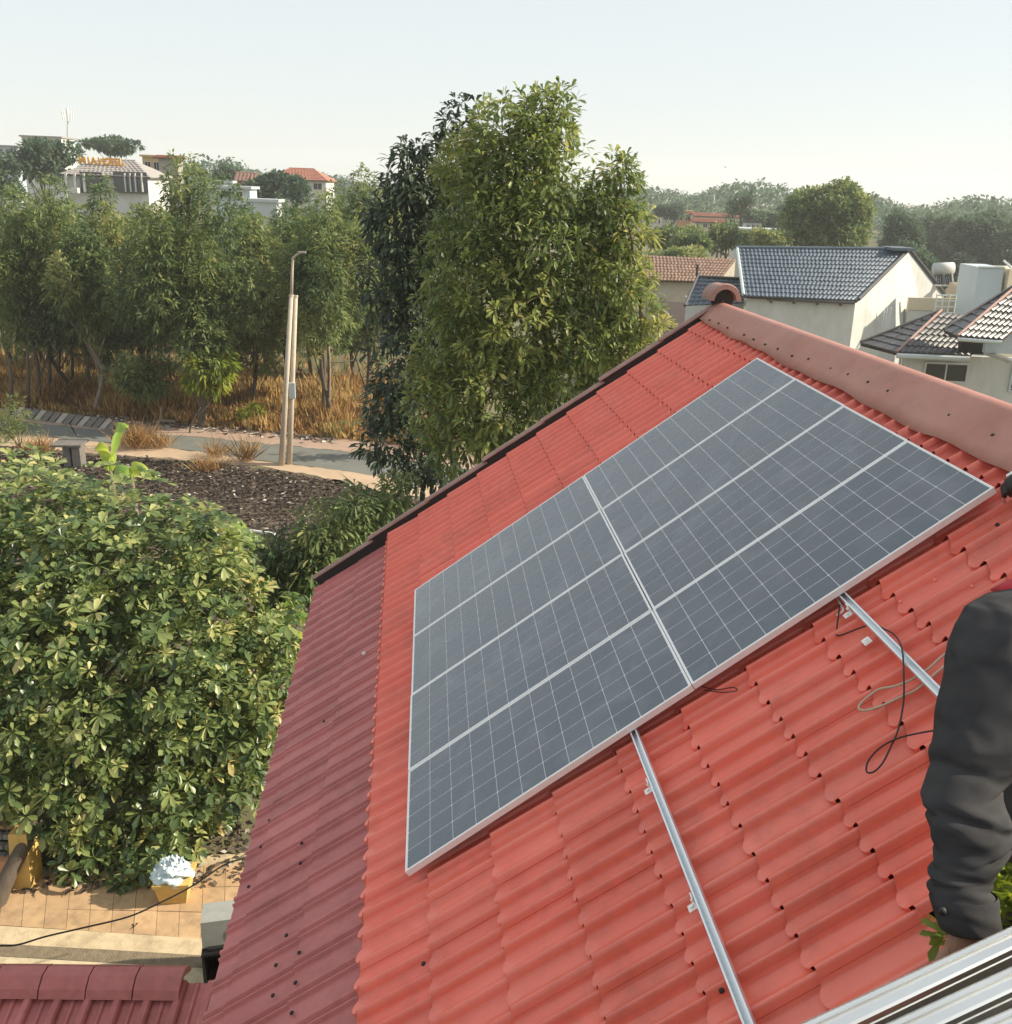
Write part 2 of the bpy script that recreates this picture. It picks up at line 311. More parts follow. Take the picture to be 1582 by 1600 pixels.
# ------------------------------------------------------------------ leaf-cloud builder
def leaf_mesh(name, B, D, Ls, Wd, m, droop=.25, tint=None, fine=False, shape=.45):
    """B base points, D directions, Ls lengths, Wd widths: folded two- or four-triangle leaves."""
    n = len(B); D = D / (np.linalg.norm(D, axis=1, keepdims=True) + 1e-9)
    up = np.tile([0, 0, 1.0], (n, 1)) + rng.normal(0, .35, (n, 3))
    S = np.cross(D, up); S /= np.linalg.norm(S, axis=1, keepdims=True) + 1e-9
    Nn = np.cross(S, D); Ls = Ls[:, None]; Wd = Wd[:, None]; z = np.array([0, 0, 1.0])
    tip = B + D * Ls - z * Ls * droop
    mid = B + D * Ls * shape - z * Ls * droop * .22
    if fine:
        mid2 = B + D * Ls * .78 - z * Ls * droop * .58
        V = np.stack([B, mid + S * Wd * .36 + Nn * Wd * .12, mid2 + S * Wd * .5 + Nn * Wd * .12, tip, mid2 - S * Wd * .5 + Nn * Wd * .12, mid - S * Wd * .36 + Nn * Wd * .12, mid, mid2], 1)
        F = np.array([[0, 1, 6], [1, 2, 7], [1, 7, 6], [2, 3, 7], [7, 3, 4], [6, 7, 4], [6, 4, 5], [0, 6, 5]]); k = 8
    else:
        V = np.stack([B, mid + S * Wd * .5 + Nn * Wd * .1, tip, mid - S * Wd * .5 + Nn * Wd * .1], 1)
        F = np.array([[0, 1, 2], [0, 2, 3]]); k = 4
    faces = (F[None] + (np.arange(n) * k)[:, None, None]).reshape(-1, 3)
    me = bpy.data.meshes.new(name); me.vertices.add(n * k); me.vertices.foreach_set('co', V.reshape(-1).astype(np.float32))
    nf = len(faces); me.loops.add(nf * 3); me.loops.foreach_set('vertex_index', faces.reshape(-1).astype(np.int32))
    me.polygons.add(nf); me.polygons.foreach_set('loop_start', (np.arange(nf) * 3).astype(np.int32)); me.polygons.foreach_set('loop_total', np.full(nf, 3, np.int32))
    me.materials.append(m)
    t = me.attributes.new('tint', 'FLOAT', 'POINT')
    if tint is None: tint = rng.random(n)
    t.data.foreach_set('value', np.repeat(np.clip(tint, 0, 1), k).astype(np.float32))
    me.update(calc_edges=True); me.validate(); return me
def rdir(n):
    d = rng.normal(size=(n, 3)); return d / np.linalg.norm(d, axis=1, keepdims=True)
def crown(lobes, dens, leaf, k=7, inner=.25, upb=.35, spread=.9, ksh=(.72, 1.06), tbias=0.0, lobevar=.35):
    """lobes: (cx,cy,cz,rx,ry,rz); returns leaf bases, directions, tint. dens = twigs per m2 of lobe surface."""
    Bs, Ds, Ts = [], [], []
    for l in lobes:
        c = np.array(l[:3]); r = np.array(l[3:6]); area = 4 * math.pi * (np.mean(r) ** 2)
        n = max(6, int(area * dens)); d = rdir(n)
        s = rng.uniform(ksh[0], ksh[1], n); ii = rng.random(n) < inner; s[ii] = rng.uniform(.25, .75, ii.sum())
        p = c + d * r * s[:, None]
        ax = d / r * np.mean(r); ax[:, 2] += upb; ax /= np.linalg.norm(ax, axis=1, keepdims=True)
        lt = rng.normal(0, lobevar) * .35
        tw = .45 + tbias + lt + rng.normal(0, .12, n)
        for _ in range(k):
            q_ = rdir(n); dd = ax * rng.uniform(.25, 1.0, (n, 1)) + q_ * spread
            Bs.append(p + q_ * leaf * .15); Ds.append(dd); Ts.append(tw + rng.normal(0, .13, n))
    return np.concatenate(Bs), np.concatenate(Ds), np.concatenate(Ts)
def auto_lobes(c, R, n, seed, lr=(.30, .46), top=1.0):
    g = np.random.default_rng(seed); out = []
    for i in range(n):
        d = g.normal(size=3); d /= np.linalg.norm(d); rad = g.uniform(.35, .78)
        p = np.array(c) + d * np.array(R) * rad
        s = g.uniform(*lr); taper = 1 - .35 * max(0, (p[2] - c[2]) / R[2])
        out.append((*p, *(np.array(R) * s * taper * np.array([1, 1, g.uniform(.75, 1.05)]))))
    return out
def trunk_mesh(base, lobes, r0, m, lean=(0, 0), nl=8, seed=1, fork=.45):
    g = np.random.default_rng(seed); mb = MB(); cz = np.mean([l[2] for l in lobes]); topz = max(l[2] for l in lobes)
    b = np.array(base, float); hl = max(lobes, key=lambda l: l[2]); cxy = np.array(hl[:2])
    pts = [b, b + (0.03, .02, .25)]
    for t in (.25, .5, .75, 1.0):
        z = b[2] + (topz - b[2]) * t; p = np.array([*(b[:2] * (1 - t) + cxy * t), z]); p[:2] += g.normal(0, .10 + .02 * (topz - b[2]), 2) * (t < 1); pts.append(p)
    sp = spline(pts, 4); rr = [r0 * (1.25 if i == 0 else 1) * (1 - .85 * i / len(sp)) for i in range(len(sp))]
    mb.tube(sp, rr, 9)
    for l in lobes[:nl]:
        i = int(len(sp) * g.uniform(fork * .6, min(.9, fork * 1.7))); s = np.array(sp[i]); e = np.array(l[:3])
        if e[2] < s[2]: s = np.array(sp[max(2, i // 2)])
        mdl = (s + e) / 2 + g.normal(0, .15, 3); mb.tube(spline([s, mdl, e], 4), np.linspace(rr[i] * .6, .015, 9), 6)
    return mk('trunk', mb.v, mb.f, m, True)
def tree(name, label, base, lobes, leafm, leaf=.3, wr=.3, dens=6, k=6, r0=.15, bark='bark', group=None, cat='tree', seed=1, fine=False, droop=.3, fork=.45, **kw):
    t = thing(name, label, cat, base, group)
    obj('trunk', trunk_mesh(base, lobes, r0, M[bark], seed=seed, fork=fork), t)
    Bq, Dq, Tq = crown(lobes, dens, leaf, k, **kw); n = len(Bq)
    Ls = leaf * rng.uniform(.65, 1.15, n)
    obj('crown', leaf_mesh('crown', Bq, Dq, Ls, Ls * wr, leafm, droop, Tq, fine), t)
    return t

# ------------------------------------------------------------------ the tiled house under the panels
house = thing('tiled_house', 'house with a bright red tiled roof carrying the solar panels, maroon strip at its eave', 'house', (3.0, 2.3, 0))
UR = 4.42                                   # ridge position up the slope
xr = P(UR, 0, -.16)[0]; zr = P(UR, 0, -.16)[2]
def MPW(v, f): return [MPt(x) for x in v]
# walls: pentagon prism
xe, ze = P(-1.15, 0, -.30)[0], P(-1.15, 0, -.30)[2]
pent = [(xe, 0), (2 * xr - xe, 0), (2 * xr - xe, ze), (xr, zr - .18), (xe, ze)]
MB().sweep([(a, b) for a, b in pent], (0, -1.6, 0), (0, 6.5, 0), (1, 0, 0), (0, 0, 1)).build('wall', M['cream'], house)
V0, V1 = -2.12, 6.66
roof = MB()
roof.slab([P(-.36, -1.75, -.24), P(UR, -1.75, -.24), P(UR, V1, -.24), P(-.36, V1, -.24)][::-1], .03).slab([P(-.36, V0, -.24), P(2.30, V0, -.24), P(2.30, -1.751, -.24), P(-.36, -1.751, -.24)][::-1], .03).slab([P(2.301, -1.94, -.24), P(2.74, -1.94, -.24), P(2.74, -1.751, -.24), P(2.301, -1.751, -.24)][::-1], .03)
roof = roof.build('roof', M['deck'], house)
mir = lambda p: np.array([2 * xr - p[0], p[1], p[2]])
b = MB(); nb = 60
for side_v in range(nb):                     # the far slope, ribbed sheet
    v = V0 + (V1 - V0) * side_v / nb; dv = (V1 - V0) / nb
    A = [mir(P(UR - .02, v + dv * t, -.15 + h)) for t, h in ((0, 0), (.55, 0), (.65, .03), (.9, .03), (1, 0))]
    Bq = [mir(P(-1.5, v + dv * t, -.15 + h)) for t, h in ((0, 0), (.55, 0), (.65, .03), (.9, .03), (1, 0))]
    b.add(A + Bq, [(i, i + 1, 6 + i, 5 + i) for i in range(4)])
b.build('rear_roof', M['eave'], house)

AMP = .054
def tile_n(y):                       # roll with a steep near side, easing into a shallow pan
    d = (y - .14 + .5) % 1.0 - .5
    if d < 0: return AMP * math.cos(math.pi * .5 * min(1, -d / .17)) ** .8 if d > -.17 else -.004 * math.sin(math.pi * min(1, (-d - .17) / .33) * .5)
    return AMP * (.5 + .5 * math.cos(math.pi * d / .36)) if d < .36 else -.004 * math.sin(math.pi * .5 * min(1, (d - .36) / .14))
def tile_mesh(name, L, lip=.026, rise=.028, out=0.0, fl=.050):
    ys = [0, .05, .10, .14, .20, .28, .36, .44, .54, .66, .78, .88, .95, 1.0]
    v, f = [], []; n = len(ys)
    for y in ys:
        t = (y - .14) / 1.0 if y >= .14 else (y + .86) / 1.0        # one full period starting at the crest
        o = -fl * math.sin(math.pi * min(1, t / .93) ** 1.35); v.append((o, y, tile_n(y) + lip))
    for y in ys: v.append((L, y, tile_n(y)))
    for i, y in enumerate(ys): v.append((v[i][0] + .004 - out, y, v[i][2] - rise))
    for i in range(n - 1):
        f.append((i, n + i, n + i + 1, i + 1))
        if not (tile_n((ys[i] + ys[i + 1]) / 2) > .30 * AMP and out == 0): f.append((i, i + 1, 2 * n + i + 1, 2 * n + i))   # rolls stay open at the end
    return mk(name, v, f, M['tile'], True)
def sharp_riser(me):                          # crease the drip edge
    try:
        for p in me.polygons: pass
        me.set_sharp_from_angle(angle=math.radians(38))
    except Exception: pass
CU, U00, SHEAR = .438, .092, -.022
tm = tile_mesh('roof_tile', CU + .03); tm_low = tile_mesh('roof_tile', CU + .03, .045, .085, .02, .085); tm_top = tile_mesh('roof_tile', .40)
for m_ in (tm, tm_low, tm_top): sharp_riser(m_)
bounds = [-.21]; pat = [.205, .163, .167, .155, .18]; i = 0
while bounds[-1] > V0: bounds.append(bounds[-1] - pat[i % 5]); i += 1
bounds = bounds[::-1]; i = 0
while bounds[-1] < V1 - .05: bounds.append(bounds[-1] + pat[::-1][i % 5]); i += 1
cells = []
for k in range(-1, 10):
    for a, b_ in zip(bounds[:-1], bounds[1:]):
        vm = (a + b_) / 2; u0 = U00 + k * CU + SHEAR * vm
        if (k >= 5 and a < -2.0) or (k >= 6 and a < -1.9): continue
        hid = (u0 > .12 and u0 + CU < 3.9 and .12 < vm < 3.95)
        cells.append((hid, np.linalg.norm(P(u0 + .2, vm, 0) - CAM), k, a, b_ - a, u0))
cells.sort(key=lambda c: (c[0], c[1])); rest_v, rest_f = [], []
for idx, (hid, dist, k, a, w, u0) in enumerate(cells):
    me = tm_low if k == -1 else tm_top if k == 9 else tm
    MW = MP @ Matrix.Translation((u0 + random.uniform(-.003, .003), a, -.166 + random.uniform(-.0015, .0015))) @ Matrix.Diagonal((1, w, 1, 1))
    if idx < 298: obj('roof_tile', me, roof, MW)
    else:
        bb = len(rest_v); rest_v += [MW @ v.co for v in me.vertices]; rest_f += [tuple(i_ + bb for i_ in p.vertices) for p in me.polygons]
me = mk('roof_tile', rest_v, rest_f, M['tile'], True); sharp_riser(me)
tag(obj('roof_tile', me, roof), kind='stuff')
# maroon eave: three short courses of ribbed sheet
def en(u): return -.215 + (-.36 - u) * .045
er = MB().slab([P(-.30, V0, -.28), P(-1.5, V0, -.23), P(-1.5, V1, -.23), P(-.30, V1, -.28)], .03).build('eave_roof', M['deck'], house)
prof = [(0, 0), (.30, .002), (.56, 0), (.61, .020), (.65, .021), (.71, .001), (.76, .001), (.82, .023), (.91, .024), (.98, .001), (1, 0)]
def eave_mesh(L, lip=.012):
    v, f = [], []; n = len(prof)
    for y, h in prof: v.append((0, y, h + lip))
    for y, h in prof: v.append((L, y, h))
    for y, h in prof: v.append((.002, y, h - .004))
    for i in range(n - 1): f += [(i, n + i, n + i + 1, i + 1), (i, i + 1, 2 * n + i + 1, 2 * n + i)]
    return mk('eave_sheet', v, f, M['eave'])
eslope = math.atan(.045)
for u0, L in ((-.93, .62), (-1.43, .53), (-1.585, .18)):
    em = eave_mesh(L); nv = int((V1 - V0) / .25)
    for i in range(nv + 1):
        v = V0 + i * .25; w = min(.25, V1 - .01 - v)
        if w < .03: continue
        sh = -.012 * v
        obj('eave_sheet', em, er, MP @ Matrix.Translation((u0 + sh, v, en(u0))) @ Matrix.Rotation(eslope, 4, 'Y') @ Matrix.Diagonal((1, w, 1, 1)))
# ridge capping sheet, bent over the ridge, wavy lower edge
b = MB(); nv = 48; npf = 13
for i in range(nv + 1):
    v = V0 - .02 + (V1 + .02 - V0) * i / nv; g = (6.66 - v) / 8.8
    wav = .016 * math.sin(v * 3.1) + .012 * math.sin(v * 7.7 + 1) + random.uniform(-.004, .004)
    lo = 4.06 + .045 * g * g * 2 + wav * .6; ap = 4.36 + .20 * g
    front = [P(lo, v, -.085 + wav * .5), P(lo + .10, v, -.066 + .003 * math.sin(v * 5)), P(lo + .5 * (ap - lo), v, -.055 + .004 * math.sin(v * 4 + 2)), P(ap - .10, v, -.040), P(ap - .04, v, -.034)]
    top = P(ap, v, -.040) ; c = [top + np.array([.05, 0, .006]), top + np.array([.12, 0, -.016])]
    back = [top + np.array([.12 + .8 * t, 0, -.016 - .58 * t]) for t in (.12, .25, .38, .5)]
    b.v += front + [top] + c + back
n_ = 12
for i in range(nv):
    for j in range(n_ - 1): b.f.append((i * n_ + j, i * n_ + j + 1, (i + 1) * n_ + j + 1, (i + 1) * n_ + j))
cap = b.build('ridge_cap', M['cap'], house, True)
sol = cap.modifiers.new('Solidify', 'SOLIDIFY'); sol.thickness = .004; sol.offset = -1
screw = MB().tube([(0, 0, -.004), (0, 0, .004), (0, 0, .010)], [.013, .013, .007], 6)
screw_me = mk('screw', screw.v, screw.f, M['dark']); screw_lt = mk('screw', screw.v, screw.f, M['alu']); screw_or = mk('screw', screw.v, screw.f, M['tile'])
for px, py in [(1109, 500), (1123, 505), (1137, 512), (1163, 523), (1178, 530), (1196, 538), (1216, 545), (1238, 556), (1264, 561), (1299, 576), (1326, 585), (1357, 597), (1388, 611), (1484, 649), (1552, 680)]:
    c = roofpx(px, py, -.062); obj('screw', screw_me, cap, MP @ Matrix.Translation(Vector(c)))
for px, py in [(1462, 907), (1520, 917), (1408, 941)]: obj('screw', screw_or, roof, MP @ Matrix.Translation(Vector(roofpx(px, py, -.105))))
for px, py in [(1128, 1548), (662, 1506), (1559, 820)]: obj('screw', screw_me, roof, MP @ Matrix.Translation(Vector(roofpx(px, py, -.112))))
for px, py in [(410, 1325), (423, 1284), (391, 1388), (471, 1317), (469, 1348), (447, 1461), (431, 1508), (426, 1555), (466, 1487), (460, 1534), (454, 1581), (506, 1127)]:
    c = roofpx(px, py, -.15); obj('screw', screw_me, er, MP @ Matrix.Translation((c[0], c[1], en(c[0]) + .03)))
# verge capping down the far gable: overlapping angle pieces, and the barrel tile at the ridge end
vl = .90
vp = [(.0, -.062), (.03, -.045), (.10, -.045), (.125, -.06), (.125, -.28), (.11, -.28), (.11, -.075), (.095, -.06), (.035, -.06), (.008, -.075)]
MB().slab([P(-1.6, 6.655, -.22), P(4.4, 6.655, -.22), P(4.4, 6.655, -.05), P(-1.6, 6.655, -.05)], .02).build('verge_shade_strip', M['dark'], house)  # dark strip painting in the shadow under the verge tiles
for i in range(7):
    u0 = -1.62 + i * .86; t = .05 if i % 2 else .035
    X = MP3 @ np.array([0, 1, 0.]); Yv = MP3 @ np.array([0, 0, 1.])
    L = min(vl, 4.50 - u0)
    MB().sweep(vp, P(u0, 6.635 + .002 * (i % 3), t - .005), P(u0 + L, 6.635 + .002 * (i % 3), t - .035), X, Yv).build('verge_tile', M['verge'], house)
MB().slab([P(-1.6, V0 - .02, -.12), P(2.3, V0 - .02, -.12), P(2.3, V0 - .05, -.30), P(-1.6, V0 - .05, -.30)], .02).slab([P(2.75, -1.76, -.15), P(UR, -1.76, -.15), P(UR, -1.78, -.30), P(2.75, -1.78, -.30)], .02).build('barge_board', M['dark'], house)
b = MB(); rr_, rt = .19, .135; ax0 = P(4.46, 6.52, .0) + np.array([0, 0, -.06]); ns = 14
for (yy, s_) in ((0, 1.0), (.05, 1.06), (.10, 1.0), (.42, .93)):
    for rad in (rr_ * s_, rt * s_):
        for k in range(ns + 1):
            w = math.pi * k / ns; b.v.append(ax0 + np.array([-math.cos(w) * rad, yy, math.sin(w) * rad]))
m1 = ns + 1
for r_ in range(3):
    for k in range(ns):
        o = r_ * 2 * m1; b.f.append((o + k, o + 2 * m1 + k, o + 2 * m1 + k + 1, o + k + 1)); o += m1; b.f.append((o + k, o + k + 1, o + 2 * m1 + k + 1, o + 2 * m1 + k))
for k in range(ns): b.f.append((k, k + 1, m1 + k + 1, m1 + k)); o = 6 * m1; b.f.append((o + k, o + m1 + k, o + m1 + k + 1, o + k + 1))
re = b.build('ridge_end_tile', M['verge'], house, False); MB().tube([ax0 + (0, .12, 0), ax0 + (0, .16, 0)], .134, 18).build('hollow_shade_disc', M['dark'], re)  # dark disc put in as the shade inside the hollow barrel

# ------------------------------------------------------------------ solar panels: 2 columns x 4 rows of 72-cell modules
PLn, PWd = 1.971, 1.003
def panel_proto():
    t = bpy.data.objects.new('photovoltaic_module', None); t.empty_display_size = .2
    link(t, None, MP.copy())
    fr = MB(); l, w, h, e = PLn, PWd, .04, .009
    o = [(0, 0), (l, 0), (l, w), (0, w)]; i_ = [(e, e), (l - e, e), (l - e, w - e), (e, w - e)]
    for k in range(4):
        k2 = (k + 1) % 4
        q8 = [(*o[k], -h), (*o[k2], -h), (*i_[k2], -h), (*i_[k], -h), (*o[k], 0), (*o[k2], 0), (*i_[k2], 0), (*i_[k], 0)]
        fr.hexa(q8)
    fo = obj('frame', mk('frame', fr.v, fr.f, M['alu']), t, MP.copy())
    bv = fo.modifiers.new('Bevel', 'BEVEL'); bv.width = .0012; bv.segments = 1
    g = MB(); g.hexa([(e - .001, e - .001, -.012), (l - e + .001, e - .001, -.012), (l - e + .001, w - e + .001, -.012), (e - .001, w - e + .001, -.012), (e - .001, e - .001, -.0035), (l - e + .001, e - .001, -.0035), (l - e + .001, w - e + .001, -.0035), (e - .001, w - e + .001, -.0035)])
    bo = obj('backsheet', mk('backsheet', g.v, g.f, M['back']), t, MP.copy())
    c = .1584 / 2; cy = .1560 / 2; ch = .002
    cv = [(-c + ch, -cy, 0), (c - ch, -cy, 0), (c, -cy + ch, 0), (c, cy - ch, 0), (c - ch, cy, 0), (-c + ch, cy, 0), (-c, cy - ch, 0), (-c, -cy + ch, 0)]
    cm = mk('solar_cell', cv, [tuple(range(8))], M['cell']); pit = .1620; pjt = .1618
    for a in range(12):
        for b_ in range(6):
            obj('solar_cell', cm, bo, MP @ Matrix.Translation(((l - 12 * pit) / 2 + (a + .5) * pit, (w - 6 * pjt) / 2 + (b_ + .5) * pjt, -.0022)))
    return t
rowname = ['in the nearest row', 'in the second nearest row', 'in the second farthest row', 'in the farthest row']
colname = ['on the eave side', 'on the ridge side']
proto = panel_proto()
for i in range(2):
    for j in range(4):
        off = (i * 1.978 + random.uniform(-.003, .003), j * 1.010 + .004, random.uniform(-.001, .001))
        D = MP @ Matrix.Translation(off) @ MP.inverted()
        t = proto if i == j == 0 else copy_tree(proto, D)
        tag(t, 'blue-grey solar panel ' + rowname[j] + ', ' + colname[i], 'solar panel', 'solar panels mounted on the red roof')

# ------------------------------------------------------------------ mounting rails, cables, small bits on the roof
def rail_profile(w=.040, h=.042, s=.012, t=.004):
    a = w / 2; return [(-a, 0), (a, 0), (a, h), (s, h), (s, h - t), (a - t, h - t), (a - t, t * 3), (-a + t, t * 3), (-a + t, h - t), (-s, h - t), (-s, h), (-a, h)]
def roof_rail(u0, u1, va, vb, label, feet):
    t = thing('mounting_rail', label, 'rail', P(u1, vb, -.09), 'mounting rails running out from under the panels')
    d = np.array([u1 - u0, vb - va, 0]); d /= np.linalg.norm(d); X = MP3 @ np.array([d[1], -d[0], 0]); Yv = MP3 @ np.array([0, 0, 1.])
    MB().sweep(rail_profile(), P(u0, va, -.085), P(u1, vb, -.085), X, Yv).build('channel', M['alub'], t)
    for v in feet:
        u = u0 + (u1 - u0) * (v - va) / (vb - va) - .026; f = MB()
        f.box(P(u - .0, v, -.062), (.005, .04, .06), MP3.T); f.box(P(u - .024, v, -.090), (.045, .04, .005), MP3.T)
        f.tube([P(u - .026, v, -.088), P(u - .026, v, -.078)], .010, 6); f.tube([P(u - .003, v, -.058), P(u - .014, v, -.058)], .009, 6)
        f.build('rail_foot', M['alu'], t)
    return t
roof_rail(1.505, 1.575, 4.0, -2.06, 'long silver mounting rail coming out from under the lower panels', [-.47, -1.33, .8])
roof_rail(2.955, 2.945, 4.0, -1.75, 'silver mounting rail ending behind the person in the charcoal jacket', [-.12, .9])
def on_roof(pts, n): return [P(*roofpx(x, y, n if np.isscalar(n) else n[i])) for i, (x, y) in enumerate(pts)]
cpts = [(1313, 945), (1308, 985), (1312, 993), (1345, 981), (1366, 976), (1382, 983), (1398, 992), (1410, 1014), (1413, 1060), (1412, 1100), (1404, 1140), (1392, 1168), (1380, 1192), (1366, 1206), (1355, 1206), (1357, 1190), (1374, 1170), (1400, 1155), (1430, 1147), (1475, 1139)]
cn = [-.07, -.10, -.10, -.10, -.095, -.09, -.05, -.028, -.035, -.09, -.09, -.09, -.088, -.09, -.09, -.09, -.085, -.078, -.085, -.06]
tag(MB().tube(spline(on_roof(cpts, cn), 6), .0042, 8).build('cable', M['black'], None, True), 'thin black cable looping over the rail and the red tiles', 'cable')
bpts = [(1490, 1012), (1470, 1028), (1450, 1046), (1425, 1062), (1400, 1072), (1375, 1077), (1358, 1088), (1345, 1100), (1343, 1108), (1355, 1110), (1378, 1103), (1404, 1091), (1432, 1078), (1452, 1062), (1470, 1046), (1490, 1030)]
tag(MB().tube(spline(on_roof(bpts, -.088), 5), .0058, 8).build('cable', M['beige'], None, True), 'beige cable bent into a long hairpin on the tiles', 'cable')
wp = [(1095, 1072), (1120, 1078), (1145, 1074), (1152, 1079), (1130, 1082), (1100, 1078)]
tag(MB().tube(spline(on_roof(wp, -.095), 4), .003, 6).build('cable', M['black'], None, True), 'short black panel lead lying under the panel edge', 'cable')
c = on_roof([(1355, 1002)], -.088)[0]; ax = MP3.T
b = MB(); b.box(c, (.044, .052, .006), ax).box(c + ax[2] * .006, (.03, .036, .007), ax).tube([c, c + ax[2] * .016], .010, 6)
tag(b.build('clamp', M['alu']), 'small loose silver clamp lying on the tiles beside the rail', 'clamp')
b = MB(); cc = on_roof([(1309, 936), (1319, 954), (1308, 962)], -.09); b.tube([cc[0], cc[1]], .006, 6).tube([cc[1], cc[2]], .006, 6)
tag(b.build('hook', M['whiteplastic']), 'little white bent hook under the panel edge', 'hook')
c = on_roof([(569, 1021)], -.16)[0]; tag(MB().box(c, (.03, .03, .02), ax).build('chip', M['whiteplastic']), 'tiny white chip lying on the maroon eave', 'chip')

# ------------------------------------------------------------------ trees and plants
# big leafy tree at the left, whorled leaves
bl_ = [(-5.5, 11.6, 3.2, 2.7, 2.4, 2.5), (-3.9, 11.6, 2.7, 1.75, 2.0, 2.0), (-5.6, 11.9, 4.7, 1.8, 1.7, 1.5), (-7.8, 12.2, 4.6, 2.3, 2.0, 2.0), (-8.0, 11.5, 2.6, 2.2, 2.1, 2.0),
       (-4.3, 11.8, 4.2, 1.5, 1.6, 1.5), (-4.9, 10.6, 1.6, 1.7, 1.5, 1.3), (-6.7, 10.6, 1.9, 1.8, 1.4, 1.3), (-3.3, 11.4, 1.9, 1.2, 1.4, 1.3), (-6.8, 12.0, 5.2, 1.5, 1.4, 1.1), (-9.5, 12.5, 5.2, 1.6, 1.6, 1.5), (-5.9, 10.0, 1.1, 1.2, .9, .8)] + [(*at(px, py, Y), r, r * .9, r) for px, py, Y, r in ((345, 1215, 10.6, .8), (385, 1140, 11.0, .75), (255, 1320, 9.7, .62), (130, 1330, 9.7, .65), (405, 1060, 11.3, .8), (300, 1290, 10.0, .6), (205, 1365, 9.3, .36), (430, 985, 11.6, .65), (60, 1000, 10.4, .9), (325, 860, 11.2, .6))]
def rosettes(lobes, dens, k, leaf):
    Bs, Ds, Ts, Ls = [], [], [], []
    for l in lobes:
        c, r = np.array(l[:3]), np.array(l[3:]); n = int(4 * math.pi * np.mean(r) ** 2 * dens); d = rdir(n)
        s = rng.uniform(.80, 1.07, n); ii = rng.random(n) < .25; s[ii] = rng.uniform(.4, .8, ii.sum()); p = c + d * r * s[:, None]
        p[:, 2] = np.maximum(p[:, 2], .12)
        ax = d / r * np.mean(r) + np.array([0, 0, .55]); ax /= np.linalg.norm(ax, axis=1, keepdims=True)
        e1 = np.cross(ax, rdir(n)); e1 /= np.linalg.norm(e1, axis=1, keepdims=True); e2 = np.cross(ax, e1)
        sz = rng.uniform(.55, 1.25, n); tw = .34 + rng.normal(0, .13, n); old = rng.random(n) < .05; tw[old] += .35
        for j in range(k):
            w = 2 * math.pi * j / k + rng.uniform(-.25, .25, n); op = rng.uniform(.15, .75, n)[:, None]
            dd = ax * op + (e1 * np.cos(w)[:, None] + e2 * np.sin(w)[:, None])
            Bs.append(p + dd * .015); Ds.append(dd); Ts.append(tw + rng.normal(0, .13, n)); Ls.append(leaf * sz * rng.uniform(.7, 1.1, n))
    return map(np.concatenate, (Bs, Ds, Ts, Ls))
t = thing('broadleaf_tree', 'large rounded tree with glossy whorled leaves filling the left, beside the maroon eave', 'tree', (-6.75, 9.05, 0))
tb = MB(); base = gnd(-8, 1418); tb.tube(spline([base, at(14, 1366, 9.0), at(44, 1308, 9.3), at(75, 1240, 9.9), at(150, 1050, 11.2), at(170, 900, 11.8)], 5), np.linspace(.15, .05, 26), 10)
for l in bl_: tb.tube(spline([at(60, 1270, 9.6) if l[2] < 3 else at(130, 1090, 11), (np.array(l[:3]) + at(130, 1090, 11)) / 2 + rng.normal(0, .15, 3), l[:3]], 4), np.linspace(.055, .012, 9), 6)
tb.build('trunk', M['bark'], t, True)
Bq, Dq, Tq, Lq = rosettes(bl_, 13, 8, .215)
obj('crown', leaf_mesh('crown', Bq, Dq, Lq, Lq * .42, L_BUSH, .2, Tq, True, .40), t)

# the tall mango-like trees behind the far gable
def lobes_px(lst, Y0):   # (px, py, radius px, depth offset, z squash)
    out = []
    for px, py, rp, dy, sq in lst:
        c = at(px, py, Y0 + dy); r = rp * np.linalg.norm(c - CAM) / FPX; out.append((*c, r, r, r * sq))
    return out
A = lobes_px([(800, 240, 70, 0, 1.2), (855, 200, 48, 0, 1.15), (780, 205, 42, .2, 1.2), (735, 260, 50, .3, 1.1), (860, 290, 70, -.3, 1.1), (760, 330, 80, 0, 1.1), (845, 390, 95, -.5, 1.0), (740, 430, 85, -.3, 1.1),
              (920, 440, 70, -.4, 1.1), (800, 500, 100, -.6, 1.0), (900, 540, 80, -.6, 1.0), (720, 540, 75, -.2, 1.1), (770, 620, 85, -.8, 1.0), (690, 620, 60, -.5, 1.1), (860, 600, 70, -.8, .9), (720, 690, 55, -.6, 1.0), (800, 680, 50, -.9, .9), (880, 165, 26, .2, 1.3), (838, 165, 22, 0, 1.3)], 15.0)
tree('leafy_tree', 'tallest yellow-green tree with long drooping leaves rising behind the roof verge', at(800, 600, 15.2) * [1, 1, 0], A, L_MANGO, .24, .27, 17, 8, .17, 'palebark', None, 'tree', 11, True, .32, tbias=.06)
Bl = lobes_px([(965, 300, 40, 0, 1.3), (965, 262, 20, 0, 1.2), (940, 350, 48, 0, 1.2), (990, 360, 34, -.2, 1.2), (960, 430, 55, 0, 1.1), (985, 480, 42, -.2, 1.1), (950, 530, 55, -.2, 1.0), (1030, 512, 22, -.6, .9), (1000, 535, 30, -.6, .9)], 14.2)
tree('leafy_tree', 'sunlit yellow-green tree right of the tallest one, with a tufted top against the sky', at(960, 560, 14.4) * [1, 1, 0], Bl, L_MANGO, .23, .28, 19, 8, .11, 'palebark', None, 'tree', 12, True, .32, tbias=.16)
